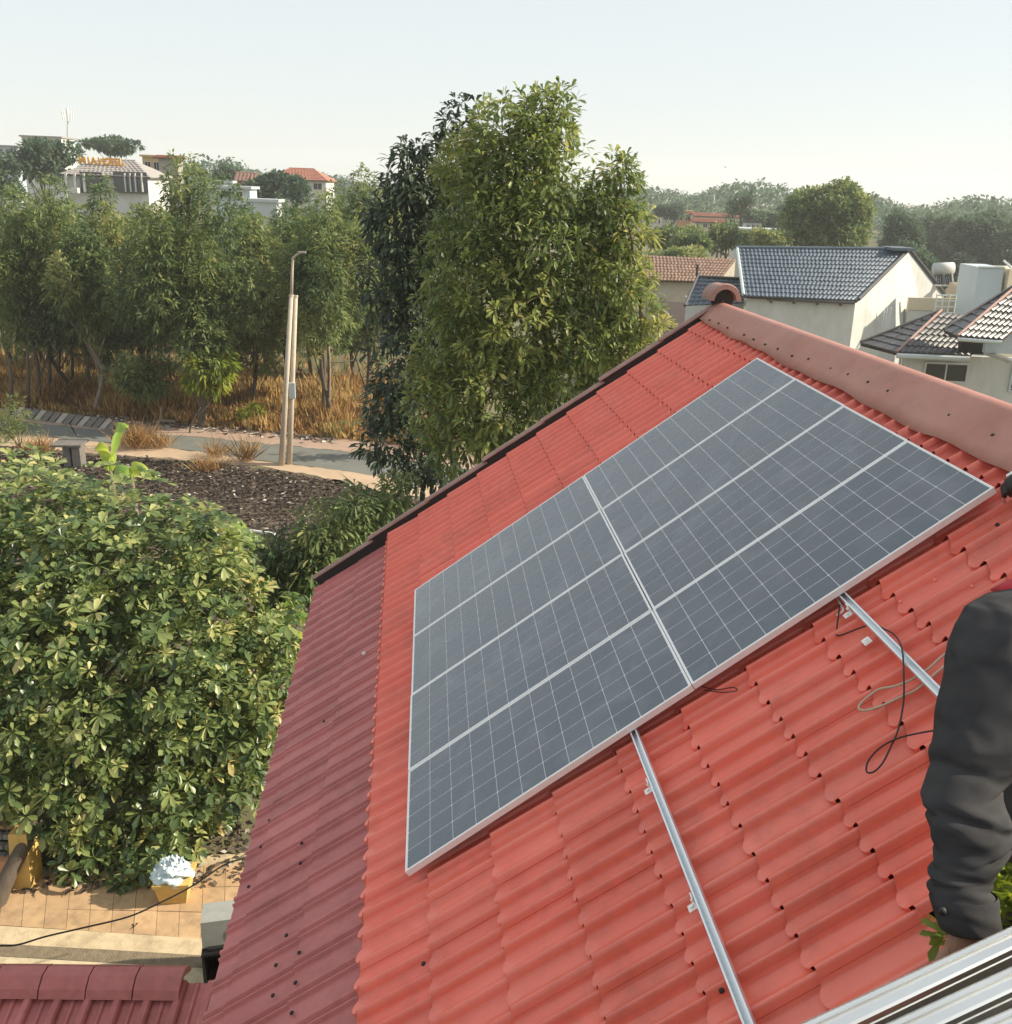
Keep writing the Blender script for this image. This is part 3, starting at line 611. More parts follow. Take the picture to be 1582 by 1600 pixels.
Cl = lobes_px([(650, 290, 45, 0, 1.25), (640, 250, 26, 0, 1.3), (700, 260, 42, .3, 1.3), (722, 205, 34, .3, 1.4), (615, 340, 48, 0, 1.1), (660, 380, 62, 0, 1.1), (700, 340, 50, 0, 1.1), (620, 440, 55, .1, 1.1), (670, 480, 65, 0, 1.1), (640, 560, 62, 0, 1.1), (610, 620, 42, -.2, 1.0), (660, 640, 52, -.3, 1.0), (600, 690, 40, -.4, .8), (640, 720, 42, -.5, .8), (680, 735, 40, -.6, .8)], 17.0)
tree('dark_tree', 'dark green drooping tree left of the tallest tree, its lowest sprays hanging over the road', at(650, 600, 17) * [1, 1, 0], Cl, L_DARK, .26, .30, 13, 8, .14, 'bark', None, 'tree', 13, True, .42)
Dl = lobes_px([(560, 800, 40, 0, 1), (510, 830, 48, 0, 1), (460, 870, 48, 0, 1), (600, 790, 34, .3, 1), (440, 910, 36, -.2, 1), (500, 880, 45, -.3, 1), (550, 850, 40, -.2, 1), (420, 870, 30, 0, 1), (625, 765, 26, .4, 1), (470, 930, 36, -.5, 1)], 13.5)
tree('young_mango_tree', 'low dark green tree with narrow hanging leaves just beyond the verge', at(520, 900, 13.6) * [1, 1, 0], Dl, L_GROVE, .27, .20, 22, 8, .07, 'bark', None, 'tree', 14, True, .45)

# the grove beyond the road: individual trees (front row), then rows behind
def gtree(px, ytop, Y, hw, ybot, seed, label, leafm=L_GROVE, tb_=0.0, group=None, bark='bark', nlob=18, dens=9.5, k=7, leaf=.29, r0=.13, base_px=None):
    hw = hw * 1.22; top = at(px, ytop, Y); bot = at(px, ybot, Y); R = hw * np.linalg.norm(top - CAM) / FPX
    zc = (top[2] + max(bot[2], 1.2)) / 2; rz = (top[2] - max(bot[2], 1.2)) / 2
    lobes = auto_lobes((top[0], Y, zc), (R, R * .9, rz * 1.02), nlob, seed)
    lobes += [(top[0] + .1, Y, top[2] - rz * .22, R * .30, R * .30, rz * .24), (top[0], Y, zc, R * .5, R * .5, rz * .6)]
    base = (top[0] if base_px is None else at(base_px, 660, Y)[0], Y, 0)
    return tree('grove_tree', label, base, lobes, leafm, leaf, .30, dens, k, r0, bark, group, 'tree', seed, False, .35, tbias=tb_, lobevar=.5)
G = 'trees of the grove beyond the road'
gtree(285, 240, 40.0, 84, 600, 21, 'broad dark tree standing at the road edge, left of the twin poles', group=G, r0=.22, nlob=20)
gtree(510, 300, 40.6, 66, 592, 22, 'tree with a thin dark trunk just right of the twin poles', tb_=.02, group=G, r0=.14)
gtree(565, 262, 44.0, 56, 585, 23, 'yellowish sunlit tree between the twin poles and the dark drooping tree', tb_=.14, group=G)
gtree(150, 268, 45.0, 52, 580, 24, 'pale green narrow tree whose top stands before the hotel', tb_=.10, group=G)
gtree(20, 292, 44.5, 64, 580, 25, 'yellow-green tree at the far left edge of the grove', tb_=.12, group=G)
gtree(75, 275, 47.0, 60, 570, 26, 'brownish-green tree second from the left edge of the grove', tb_=.03, group=G)
gtree(375, 322, 44.0, 68, 588, 27, 'low yellow-tinged tree between the broad dark tree and the twin poles', tb_=.06, group=G)
gtree(445, 315, 47.0, 60, 580, 28, 'olive tree directly behind the twin poles', tb_=.03, group=G)
gtree(215, 320, 47.5, 58, 575, 29, 'deep green tree wedged left of the broad dark tree', group=G)
gtree(118, 345, 42.5, 44, 548, 30, 'small green tree with bare pale stem left of the deep green tree', tb_=.05, group=G, bark='palebark')
where = [['cut by the left edge', 'below the dark skyline tree', 'below the hotel sign', 'below the right end of the hotel', 'behind the road-edge tree top', 'below the blue shed', 'behind the lamp mast', 'below the red-roofed skyline house', 'left of the dark drooping tree', 'behind the dark drooping tree'], ['beside the left edge', 'under the dark skyline tree', 'behind the hotel-side narrow tree', 'under the yellow building', 'under the gabled hut', 'under the pale sheet roof', 'under the red roof on the skyline', 'just left of the dark drooping tree', 'hidden behind the dark drooping tree']]
k_ = 0
for row, (Y, y0, xs) in enumerate(((53, 322, (-20, 48, 120, 190, 262, 332, 408, 480, 552, 620)), (61, 318, (10, 85, 165, 240, 312, 385, 455, 530, 600)))):
    for x in xs:
        gtree(x + random.uniform(-12, 12), y0 + random.uniform(-8, 22) + (14 if 300 < x < 460 else 0), Y + random.uniform(-1.5, 1.5), 52, 575, 40 + k_, ('second-row' if row == 0 else 'rearmost') + ' green grove tree ' + where[row][xs.index(x)], tb_=random.uniform(-.05, .08), group='back rows of the grove', nlob=12, dens=6.5, k=6, leaf=.38); k_ += 1
# light sapling crown against the dark tree, slim trunks
sp_ = lobes_px([(325, 575, 30, 0, .9), (350, 560, 18, 0, 1), (305, 590, 18, 0, 1), (335, 598, 16, 0, .8), (345, 582, 16, 0, 1)], 38.8)
tree('sapling', 'bright lime-green sapling beside the dark trunk at the road edge', at(296, 660, 38.8) * [1, 1, 0], sp_, L_FRESH, .42, .3, 9, 7, .05, 'bark', None, 'sapling', 51, False, .5)
tw_ = ['first from the left edge bush', 'second right of the left edge', 'third from the left, darker', 'pale one left of the green shrub', 'slanting at the far left edge', 'dark one right of the poles', 'pale one right of the poles', 'palest and tallest at left']
for i, (px, yb, yt, Y) in enumerate([(42, 628, 540, 43), (75, 600, 530, 46), (110, 580, 520, 48), (165, 575, 520, 49), (15, 640, 560, 41.5), (505, 660, 500, 40.3), (513, 655, 520, 40.9), (133, 560, 420, 48)]):
    a, b_ = at(px, yb, Y), at(px, yt, Y); a[2] = min(a[2], 0)
    tag(MB().tube([a, (a + b_) / 2 + (.05, 0, 0), b_], [.10, .085, .06], 8).build('bare_trunk', M['palebark' if i in (3, 6, 7) else 'bark'], None, True), 'slim bare trunk in the dry grass, ' + tw_[i], 'tree trunk', 'slim trunks in the grove')
fl = at(515, 566, 40.4); tag(MB().tube([fl - (.2, 0, .0), fl + (.6, 0, .02), fl + (1.1, 0, .1)], .03, 6).build('branch', M['palebark']), 'pale horizontal branch right of the thin trunk by the poles', 'branch')
# shrubs on the verge
def shrub(px, py, Y, r, leafm, label, leaf=.3, tb_=0., name='shrub', seed=5, dens=9, sq=.8, k=6, group=None, wr=.3):
    c = at(px, py, Y); R = r * np.linalg.norm(c - CAM) / FPX; g = np.random.default_rng(seed)
    lob = [(c[0] + g.normal(0, R * .5), Y + g.normal(0, R * .4), max(.15, c[2] + g.normal(0, R * .3)), R * g.uniform(.45, .7), R * g.uniform(.45, .7), R * sq * g.uniform(.45, .8)) for _ in range(7)]
    t = thing(name, label, 'shrub', (c[0], Y, 0), group)
    st = MB()
    for l in lob: st.tube([(c[0] + g.normal(0, .05), Y, 0), ((c[0] + l[0]) / 2, (Y + l[1]) / 2, l[2] * .6), l[:3]], [.02, .015, .006], 5)
    st.build('stems', M['bark'], t)
    Bq, Dq, Tq = crown(lob, dens, leaf, k, tbias=tb_); Ls = leaf * rng.uniform(.6, 1.1, len(Bq))
    obj('foliage', leaf_mesh('foliage', Bq, Dq, Ls, Ls * wr, leafm, .3, Tq), t); return t
shrub(215, 590, 41.5, 38, L_GROVE, 'dark green shrub in the dry grass left of the road-edge tree', .38, seed=61)
shrub(25, 660, 36.2, 26, L_GROVE, 'grey-green grassy bush at the left edge by the road', .34, .15, seed=62, wr=.12)
shrub(390, 645, 40.2, 16, L_FRESH, 'small green shrub at the foot of the dry grass right of the poles tree', .3, seed=63)
shrub(545, 665, 39.0, 10, L_GROVE, 'tiny green shrub at the foot of the orange grass', .25, seed=64)
shrub(590, 665, 34.5, 22, L_DARK, 'dark bushy clump by the road under the drooping tree', .3, seed=65)
# dry straw shrubs on the lot
def twigs(px, py, h, n, label, seed, spread=.5):
    c = gnd(px, py); g = np.random.default_rng(seed); B_ = np.tile(c, (n, 1)) + np.c_[g.normal(0, spread * .35, n), g.normal(0, spread * .3, n), np.zeros(n)]
    D_ = np.c_[g.normal(0, .45, n), g.normal(0, .4, n), np.full(n, 1.)]; Ls = h * g.uniform(.4, 1.1, n)
    o = obj('dry_shrub', leaf_mesh('dry_shrub', B_, D_, Ls, np.full(n, .028), L_DRY, .12, g.random(n) * .75)); tag(o, label, 'dry shrub', 'dead straw shrubs on the lot')
twigs(215, 700, 1.5, 260, 'large dead straw-coloured shrub right of the banana leaf', 71, 1.0)
twigs(250, 700, 1.0, 160, 'dead straw shrub between the large dead one and the road', 72, .8)
twigs(385, 722, 1.5, 120, 'tall thin dead shrub left of the twin poles', 73, .45)
twigs(338, 715, 1.2, 90, 'sparse dead shrub in front of the road, left of the tall thin one', 74, .6)
twigs(325, 735, .9, 150, 'low brown dead shrub at the edge of the lot', 75, .9)
twigs(60, 712, 1.2, 200, 'straw tuft at the left beside the concrete post', 76, .8)
# dry grass, litter
n = 30000
gx = rng.uniform(-27, 1.5, n); gyb = np.interp(gx, [p[0] for p in sh_f], [p[1] for p in sh_f]) - .2; gy = gyb + rng.gamma(1.6, 3.2, n)
clump = .5 + .5 * np.sin(gx * 1.3 + np.sin(gy * .9) * 2) * np.sin(gy * 1.1 + gx * .5)
hg = rng.uniform(.3, 1.2, n) * (.35 + 1.0 * clump) * (.6 + .4 * np.clip((gy - gyb) / 2, 0, 1))
o = obj('dry_grass', leaf_mesh('dry_grass', np.c_[gx, gy, np.zeros(n)], np.c_[rng.normal(0, .28, n), rng.normal(0, .28, n), np.ones(n)], hg, rng.uniform(.05, .11, n), L_DRY, .15, np.clip(.40 + .5 * (clump - .5) + .25 * np.sin(gx * .7 + 1) * np.sin(gy * .8) + rng.normal(0, .26, n), 0, 1))); o['kind'] = 'stuff'
def litter(name, n, xr_, yf, size, tint, z=.02):
    x = rng.uniform(*xr_, n); y = yf(x); B_ = np.c_[x, y, np.full(n, z) + rng.uniform(0, .05, n)]
    D_ = np.c_[rng.normal(0, 1, n), rng.normal(0, 1, n), rng.normal(0, .14, n)]; Ls = size * rng.uniform(.5, 1.5, n)
    o = obj(name, leaf_mesh(name, B_, D_, Ls, Ls * .6, L_LIT, .05, tint(n))); o['kind'] = 'stuff'
lotfar = lambda x: np.interp(x, [p[0] for p in sh_n], [p[1] for p in sh_n])
litter('leaf_litter', 26000, (-17, 4), lambda x: lotfar(x) - .2 - rng.gamma(1.5, 3.0, len(x)), .15, lambda n: np.clip(rng.normal(.30, .22, n) + (rng.random(n) < .035) * .6, 0, 1))
litter('road_litter', 500, (-16, -4), lambda x: np.interp(x, [p[0] for p in sh_f], [p[1] for p in sh_f]) - .3 + rng.normal(0, .35, len(x)), .25, lambda n: np.clip(rng.normal(.72, .25, n), 0, 1))
litter('fallen_leaves', 900, (-8.5, -2.4), lambda x: rng.uniform(9.0, 10.6, len(x)), .12, lambda n: np.clip(rng.normal(.45, .25, n), 0, 1), .06)

# banana plants
def banana_leaf(mb_pts, w, seed, fold=.25):
    sp = spline(mb_pts, 7); n = len(sp); v, f = [], []; g = np.random.default_rng(seed)
    for i, p in enumerate(sp):
        tdir = sp[min(i + 1, n - 1)] - sp[max(i - 1, 0)]; tdir /= np.linalg.norm(tdir) + 1e-9
        s = np.cross(tdir, [0, 0, 1.]); s /= np.linalg.norm(s) + 1e-9; nn = np.cross(s, tdir); t_ = i / (n - 1)
        ww = w * (max(0, math.sin(math.pi * min(1, .08 + t_ * .93))) ** .6) * (1 + g.uniform(-.12, .08))
        v += [p - s * ww - nn * ww * fold, p - s * ww * .5, p + nn * .008, p + s * ww * .5, p + s * ww - nn * ww * fold]
    for i in range(n - 1):
        for j in range(4): f.append((i * 5 + j, i * 5 + j + 1, (i + 1) * 5 + j + 1, (i + 1) * 5 + j))
    me = mk('leaf', v, f, L_BAN, True); a = me.attributes.new('tint', 'FLOAT', 'POINT'); a.data.foreach_set('value', np.clip(np.full(len(v), g.uniform(.2, .9)) + g.normal(0, .06, len(v)), 0, 1)); return me
def banana(px, py, Y, leaves, label, seed, zb=0):
    top = at(px, py, Y); t = thing('banana_plant', label, 'banana plant', (top[0], Y, zb))
    MB().tube(spline([(top[0], Y, zb), (top[0] + .03, Y, top[2] * .6), top], 5), np.linspace(.12, .05, 11), 10).build('stem', M['palebark'], t, True)
    for k, (pts, w) in enumerate(leaves):
        P_ = [top] + [at(x, y, Y + dy) for x, y, dy in pts]; obj('leaf', banana_leaf(P_, w, seed * 10 + k), t)
banana(432, 990, 12.2, [([(440, 962, 0), (456, 930, .1), (458, 925, .15)], .17), ([(426, 960, 0), (412, 945, -.1), (402, 968, -.3)], .15), ([(445, 965, .1), (470, 958, .2), (492, 962, .3)], .15), ([(450, 985, 0), (475, 996, -.2), (492, 1030, -.4)], .14), ([(424, 970, -.1), (420, 975, -.2), (436, 985, -.4)], .14), ([(460, 950, .3), (478, 935, .6), (500, 930, .8)], .12)], 'banana plant with bright yellow-green leaves between the large tree and the eave', 3)
banana(172, 735, 28.5, [([(175, 700, 0), (188, 662, .2), (196, 668, .4)], .38), ([(168, 712, -.1), (160, 700, -.3), (158, 690, -.5)], .25)], 'banana plant with one upright torn leaf above the large left tree', 4)
banana(205, 745, 26.5, [([(215, 722, .2), (232, 738, .5), (238, 750, .7)], .36), ([(196, 728, 0), (188, 730, -.2), (180, 745, -.4)], .28)], 'banana plant with a dark drooping leaf at the top edge of the left tree', 5)
banana(372, 850, 20.0, [([(380, 828, .1), (388, 835, .3), (396, 860, .6)], .26), ([(366, 830, -.1), (356, 826, -.2), (348, 840, -.4)], .24), ([(374, 826, 0), (371, 815, .2), (376, 812, .4)], .2)], 'small banana plant on the dark lot right of the large tree', 6)

# far woods closing the horizon
nfw = 13000; ang = rng.uniform(-.62, .80, nfw); dist = rng.uniform(230, 420, nfw); hh = 11.0 + 1.8 * np.sin(ang * 23) + 1.3 * np.sin(ang * 61 + 1)
B_ = np.c_[np.sin(ang) * dist, np.cos(ang) * dist, rng.uniform(.05, 1.0, nfw) ** .8 * np.maximum(hh, 3)]
B_ = np.repeat(B_, 6, 0) + rng.normal(0, 1.0, (nfw * 6, 3)) * [1, 1, .45]; B_[:, 2] = np.maximum(B_[:, 2], .3); Ls = rng.uniform(.7, 1.7, nfw * 6)
o = obj('far_wood', leaf_mesh('far_wood', B_, rdir(nfw * 6), Ls, Ls * .6, L_FAR, .2, np.clip(rng.normal(.4, .2, nfw * 6), 0, 1))); o['kind'] = 'stuff'
# garden greenery glimpsed between the worker's sleeve and the gable
gl = [(*at(px, py, Y), r, r, r) for px, py, Y, r in ((1592, 1374, -2.25, .10), (1610, 1405, -2.3, .16), (1600, 1350, -2.22, .07), (1640, 1390, -2.35, .22), (1575, 1425, -2.4, .08), (1487, 1462, -2.45, .035))]
tree('garden_tree', 'bright green tree top seen past the cuff, between the worker and the roof edge', (gl[1][0] + .25, -2.4, 0), gl, L_FRESH, .075, .45, 170, 6, .05, 'bark', None, 'tree', 80, True, .15, tbias=-.15)

# distant trees, right and left
def ftree(px, py, Y, rx, ry, label, seed, group=None, leafm=L_FAR, tb_=0., leaf=.6, n=12, dens=3.2, trunk=True):
    c = at(px, py, Y); D_ = np.linalg.norm(c - CAM) / FPX; R = (rx * D_, rx * D_ * .9, ry * D_)
    lob = auto_lobes(c, R, n, seed, (.34, .5)) + [(*c, R[0] * .6, R[1] * .6, R[2] * .6)]
    return tree('distant_tree', label, (c[0], Y, 0), lob, leafm, leaf, .45, dens, 6, .25, 'bark', group, 'tree', seed, False, .2, tbias=tb_, lobevar=.4)
ftree(1302, 340, 95, 72, 58, 'big round dark tree standing behind the blue-grey roof', 101, leaf=.55, n=24, dens=5, leafm=L_GROVE)
ftree(1412, 372, 125, 40, 52, 'mid-size hazy tree right of the big round tree', 102, leaf=.8)
ftree(1430, 425, 100, 30, 40, 'brown-green tree behind the white gable peak', 103, leaf=.6, tb_=.08)
ftree(1480, 385, 160, 60, 52, 'wide hazy tree above the solar water heater', 104, leaf=1.0, n=14)
ftree(1550, 385, 140, 70, 58, 'broad dark tree mass at the right edge of the skyline', 105, leaf=.9, n=16)
ftree(1500, 440, 115, 42, 40, 'shadowy dark tree behind the water heater and pale wall', 106, leaf=.7, leafm=L_DARK)
ftree(1580, 430, 118, 40, 40, 'dark tree just above the cream wall at right', 107, leaf=.7, leafm=L_DARK)
ftree(1241, 336, 170, 26, 22, 'small bluish tree left of the big round tree', 108, leaf=.9)
for i, (px, py, Y, rx, ry, tb_, lab) in enumerate([(1042, 372, 92, 30, 26, .1, 'light green bush above the brown tile roof, nearest the tall tree'), (1078, 368, 110, 26, 20, .12, 'yellow-green bush below the orange town houses'), (1085, 380, 88, 34, 26, -.05, 'dark blue-green bush above the middle of the brown roof'), (1125, 372, 96, 32, 26, .02, 'green bush left of the blue-grey roof'), (1165, 372, 110, 28, 18, 0., 'green bush below the leafless-looking tree'), (1205, 372, 92, 34, 18, .2, 'pale yellow-green bush in front of the far white roof'), (1060, 398, 84, 40, 12, .22, 'low cream-flowered bush along the brown ridge'), (1195, 345, 150, 36, 14, -.02, 'dark hedge-like tree behind the far white roof'), (1050, 328, 190, 22, 10, -.1, 'flat-topped dark tree on the town skyline')]):
    ftree(px, py, Y, rx, ry, lab, 120 + i, leaf=.55 if Y < 120 else .9, tb_=tb_, n=9, dens=3.6, leafm=L_GROVE if Y < 120 else L_FAR)
for i, (px, py, Y, rx, ry, lab) in enumerate([(70, 245, 120, 45, 32, 'dark tree left of the hotel, below the mast'), (175, 226, 160, 40, 12, 'flat layered tree behind the hotel sign'), (355, 278, 130, 22, 22, 'grey-green tree left of the little blue shed'), (425, 290, 120, 36, 24, 'dark tree in front of the red-roofed house on the left skyline'), (465, 292, 115, 24, 20, 'lighter green tree right of the dark skyline tree'), (10, 275, 110, 22, 30, 'palm-like dark tree at the left edge of the skyline')]):
    ftree(px, py, Y, rx, ry, lab, 140 + i, leaf=.7, n=9, dens=3.2)
# leafless branching tree on the right skyline
t = thing('spindly_tree', 'spindly sparse tree with upswept branches on the right skyline', 'tree', at(1160, 345, 150) * [1, 1, 0]); b = MB(); b0 = at(1158, 345, 150)
b.tube([b0 * [1, 1, 0], b0, at(1160, 320, 150)], [.3, .22, .12], 6)
for px, py in [(1150, 318), (1145, 325), (1166, 305), (1172, 308), (1156, 312), (1175, 318), (1141, 330), (1163, 312)]: b.tube([at(1159, 335, 150), at((1159 + px) / 2 + 1, (335 + py) / 2 + 2, 150), at(px, py, 150)], [.16, .12, .04], 5)
b.build('trunk', M['bark'], t); Bq, Dq, Tq = crown([(*at(px, py, 150), .9, .9, 1.1) for px, py in [(1150, 318), (1145, 325), (1166, 307), (1172, 310), (1156, 314), (1174, 318), (1141, 328)]], 3, .7, 5); Ls = np.full(len(Bq), .7)
obj('crown', leaf_mesh('crown', Bq, Dq, Ls, Ls * .2, L_FAR, .2, Tq), t)

# ------------------------------------------------------------------ poles, post, tilted slabs, masts
def pole(px, pyb, pyt, pxt, lab, lamp=None, r=.125):
    a = gnd(px, pyb); b_ = at(pxt, pyt, a[1]); t = thing('utility_pole', lab, 'utility pole', a, 'twin concrete poles')
    MB().tube([a, a * .5 + b_ * .5, b_], [r, r * .8, r * .62], 14).build('shaft', M['polec'], t, True)
    MB().tube([b_ - (b_ - a) * .012, b_], r * .72, 12).build('collar', M['polec'], t)
    return t, a, b_
t, a, b_ = pole(440, 727, 460, 455.5, 'left twin concrete pole carrying the thin lamp mast')
l0 = at(463, 398, a[1]); MB().tube([b_, b_ * .3 + at(457.5, 402, a[1]) * .7, at(458, 403, a[1]), l0, at(470, 395, a[1])], [.06, .05, .045, .035, .025], 8).build('lamp_mast', M['polec'], t, True)
MB().box(at(472, 394, a[1]), (.30, .14, .07)).build('lamp_head', M['concrete'], t)
t, a, b_ = pole(452, 725, 461, 462.5, 'right twin concrete pole, slightly shorter, with a small meter box', r=.12)
c = at(457, 610, a[1] - .12); MB().box(c, (.22, .2, .62)).build('meter_box', M['galv'], t)
c = gnd(118, 728); t = thing('concrete_post', 'short grey concrete pier with a wider slab on top, above the left tree', 'concrete pier', c)
zt = at(118, 694, c[1])[2]; MB().box((c[0] - .18, c[1], zt / 2), (.26, .6, zt)).box((c[0] + .18, c[1] - .04, zt / 2), (.30, .6, zt)).build('pier', M['darkcon'], t)
MB().box((c[0] - .12, c[1], zt + .04), (1.12, .95, .08)).build('slab', M['darkcon'], t)
for i in range(14):   # row of tilted slabs, some paler, by the far shoulder
    f = i / 13; A = gnd(36 + 148 * f, 646 + 21 * f); Bp = gnd(22 + 148 * f, 653 + 19 * f); d = (gnd(200, 668) - gnd(36, 646)); d /= np.linalg.norm(d)
    A = A + [0, 0, .30]; Bp = Bp + [0, 0, .03]
    tag(MB().slab([Bp - d * .15, Bp + d * .15, A + d * .15, A - d * .15], .06).build('tilted_slab', M['darkcon' if i % 3 else 'concrete']), 'grey slab in the row of tilted slabs along the far roadside', 'slab', 'tilted roadside slabs')
a, b_ = gnd(262, 668), at(254, 652, gnd(262, 668)[1]); tag(MB().tube([gnd(236, 676), (a + b_) / 2 + (-.2, 0, .1), b_ + (0, 0, .5)], [.07, .06, .04], 7).build('driftwood', M['palebark'], None, True), 'bleached crooked branch leaning by the roadside', 'branch')
a, b_ = gnd(250, 662), gnd(275, 664); tag(MB().tube([a + (0, 0, .15), b_ + (0, 0, .15)], .08, 6).build('log', M['palebark']), 'pale log lying at the foot of the broad dark tree', 'log')
a, b_ = gnd(393, 833), gnd(430, 838); tag(MB().tube([a + (0, 0, .08), b_ + (0, 0, .08)], .05, 6).build('pipe', M['whiteplastic']), 'white pipe lying on the dark lot', 'pipe')
def mast(px, yb, yt, Y, lab, head, r=.12, lean=0):
    a, b_ = at(px, yb, Y), at(px + lean, yt, Y); t = thing('antenna_mast', lab, 'mast', a * [1, 1, 0])
    MB().tube([a * [1, 1, 0], a, b_], [r * 1.3, r, r * .6], 6).build('shaft', M['galv'], t); h = MB()
    if head:
        for i in range(5): h.tube([b_ + (math.cos(i * 1.26) * .8, math.sin(i * 1.26) * .8, -.9), b_ + (math.cos(i * 1.26) * 1.0, math.sin(i * 1.26) * 1.0, .9)], .13, 5)
        h.tube([b_ - (0, 0, 1), b_ + (0, 0, 1.2)], .25, 6)
    else:
        for i in range(4): h.box(b_ - (b_ - a) * (.05 + .07 * i), (.7 - .1 * (i % 2), .7, .35))
    h.build('aerials', M['whiteplastic'] if head else M['greybox'], t)
mast(106, 230, 180, 190, 'thin telecom mast with a pale antenna cluster on the left skyline', True, .22)
mast(1115, 335, 290, 230, 'thin lattice mast on the right skyline above the orange houses', False, .20, 3)
c = at(1134, 261, 110); b = MB(); b.add([c + (-.12, 0, 0), c + (0, .05, -.05), c + (.12, 0, 0), c + (0, -.05, .05)], [(0, 1, 2, 3)]); b.add([c, c + (-.32, .1, .16), c + (-.06, .14, .02)], [(0, 1, 2)]); b.add([c, c + (.32, .1, .16), c + (.06, .14, .02)], [(0, 1, 2)])
tag(b.build('bird', M['dark']), 'tiny dark bird in the sky above the right mast', 'bird')

# ------------------------------------------------------------------ buildings
def tiles(parent, A, B, C, D, rows, cols, m, single=True, name='roof_tile', th=.04, lift=.05, gap=.0, wave=True):
    """A,B eave left/right; C,D ridge right/left (either pair may coincide)."""
    A, B, C, D = (np.array(x, float) for x in (A, B, C, D)); n = np.cross(B - A, D - A + C - B); n /= np.linalg.norm(n)
    if n[2] < 0: n = -n
    bl = lambda a, b: (1 - a) * (1 - b) * A + a * (1 - b) * B + a * b * C + (1 - a) * b * D
    MB().slab([A - n * .02, B - n * .02, C - n * .02, D - n * .02], .10).build('roof_deck', M['deck'], parent)
    J = MB(); wA = np.linalg.norm(B - A); wC = np.linalg.norm(C - D)
    for r in range(rows):
        b0, b1 = r / rows, min(1, (r + 1.12) / rows); w = wA + (wC - wA) * (r + .5) / rows; nc = max(1, round(cols * w / max(wA, wC)))
        for c_ in range(nc):
            a0, a1 = c_ / nc, (c_ + 1 - gap) / nc; J_ = MB() if single else J; am = a0 + (a1 - a0) * .5; jz = n * random.uniform(-.008, .008)
            p = [bl(a0, b0) + n * lift * .7, bl(am, b0) + n * (lift + (.05 if wave else 0)), bl(a1, b0) + n * lift * .7, bl(a1, b1) + n * .005, bl(am, b1) + n * (.005 + (.045 if wave else 0)), bl(a0, b1) + n * .005]
            p = [x + jz for x in p] + [bl(a0, b0) - n * .01, bl(am, b0) - n * .01, bl(a1, b0) - n * .01]
            J_.add(p, [(0, 1, 4, 5), (1, 2, 3, 4), (6, 7, 1, 0), (7, 8, 2, 1)])
            if single: J_.build(name, m, parent)
    if not single: tag(J.build(name, m, parent), kind='stuff')
def bar(parent, p, q, r, m, name): return MB().tube([p, q], r, 7).build(name, m, parent)
def window(parent, c, w, h, ax, m=None, nx=2):   # ax: rows along width, outward normal, up
    ax = np.array(ax, float); c = np.array(c, float)
    f = MB(); t_ = .07
    for s_ in (-1, 1): f.box(c + ax[0] * s_ * (w / 2), (t_, .12, h + t_), ax).box(c + ax[2] * s_ * (h / 2), (w - t_, .12, t_), ax)
    for i in range(1, nx): f.box(c + ax[0] * (-w / 2 + w * i / nx), (t_ * .7, .10, h - t_), ax)
    fo = f.build('window', m or M['white'], parent); MB().box(c - ax[1] * .02, (w - t_, .04, h - t_), ax).build('pane', M['glass'], fo)
# white house with the blue-grey tiled roof
ground0 = lambda p: np.array([p[0], p[1], 0.])
def onz(px, py, z): return gnd(px, py, z)
ZE = 5.9; e1 = onz(1338, 466, ZE); e0 = onz(1168, 459, ZE)
wh = thing('white_house', 'white gabled house with a blue-grey tiled roof behind the red ridge', 'house', ground0((e0 + e1) / 2))
rp = dep(1421, 391, np.dot(RW[2], e1 - CAM) + 4.2); rl = dep(1152, 388, np.dot(RW[2], e0 - CAM) + 4.2); rm = rl + (rp - rl) * .86
ef = dep(1486, 474, np.dot(RW[2], e1 - CAM) + 8.0); efl = rl + (ef - rp); efl[2] = ef[2]
w = MB(); base_ = [ground0(e0), ground0(e1), ground0(ef), ground0(efl)]
w.add(base_ + [e0, e1, ef, efl], [(0, 1, 5, 4), (3, 0, 4, 7), (2, 3, 7, 6)])
w.add([ground0(e1), ground0(ef), ef, rp - (0, 0, .12), e1], [(0, 1, 2, 3, 4)]); w.build('wall', M['white'], wh)
tiles(wh, e0 + (-.3, -.3, -.1), e1 + (-.05, -.3, -.1), rp + (-.05, 0, 0), rl, 12, 44, M['bluetile'], False, lift=.06)
MB().slab([ef, efl, rl, rp], .08).build('rear_roof', M['bluetile'], wh)
n_r = MB(); n_r.box((rp + rm) / 2 + (0, 0, .10), (np.linalg.norm(rp - rm) * 1.0, 1.6, .16)); n_r.build('ridge_cap', M['bluetile'], wh)
bar(wh, rl + (-.1, 0, .05), rm + (0, 0, .07), .11, M['bluetile'], 'ridge_tile'); bar(wh, e1 + (.03, -.3, -.02), rp + (.03, 0, .10), .10, M['dkgrey'], 'verge_trim'); bar(wh, rp + (.03, 0, .10), ef + (.1, 0, .05), .10, M['dkgrey'], 'verge_trim')
bar(wh, e0 + (-.3, -.3, -.02), rl + (0, 0, .04), .09, M['galv'], 'verge_trim')
g0 = e0 + (0, -.34, -.20); g1 = e1 + (-.2, -.34, -.20); MB().tube([g0 + (1.0, 0, 0), g1], .085, 8).build('gutter', M['dkgrey'], wh)
for i in range(4):
    q_ = g0 + (g1 - g0) * (.22 + .22 * i); MB().box(q_ + (0, .12, -.10), (.10, .18, .22)).build('gutter_bracket', M['dkgrey'], wh)
for px in (1388, 1394, 1384): a_, c_ = dep(px, 480, np.dot(RW[2], e1 - CAM) + 2.0), dep(px - 6, 517, np.dot(RW[2], e1 - CAM) + 1.9); MB().tube([a_, c_], .022, 5).build('stain_pipe', M['galv'], wh)
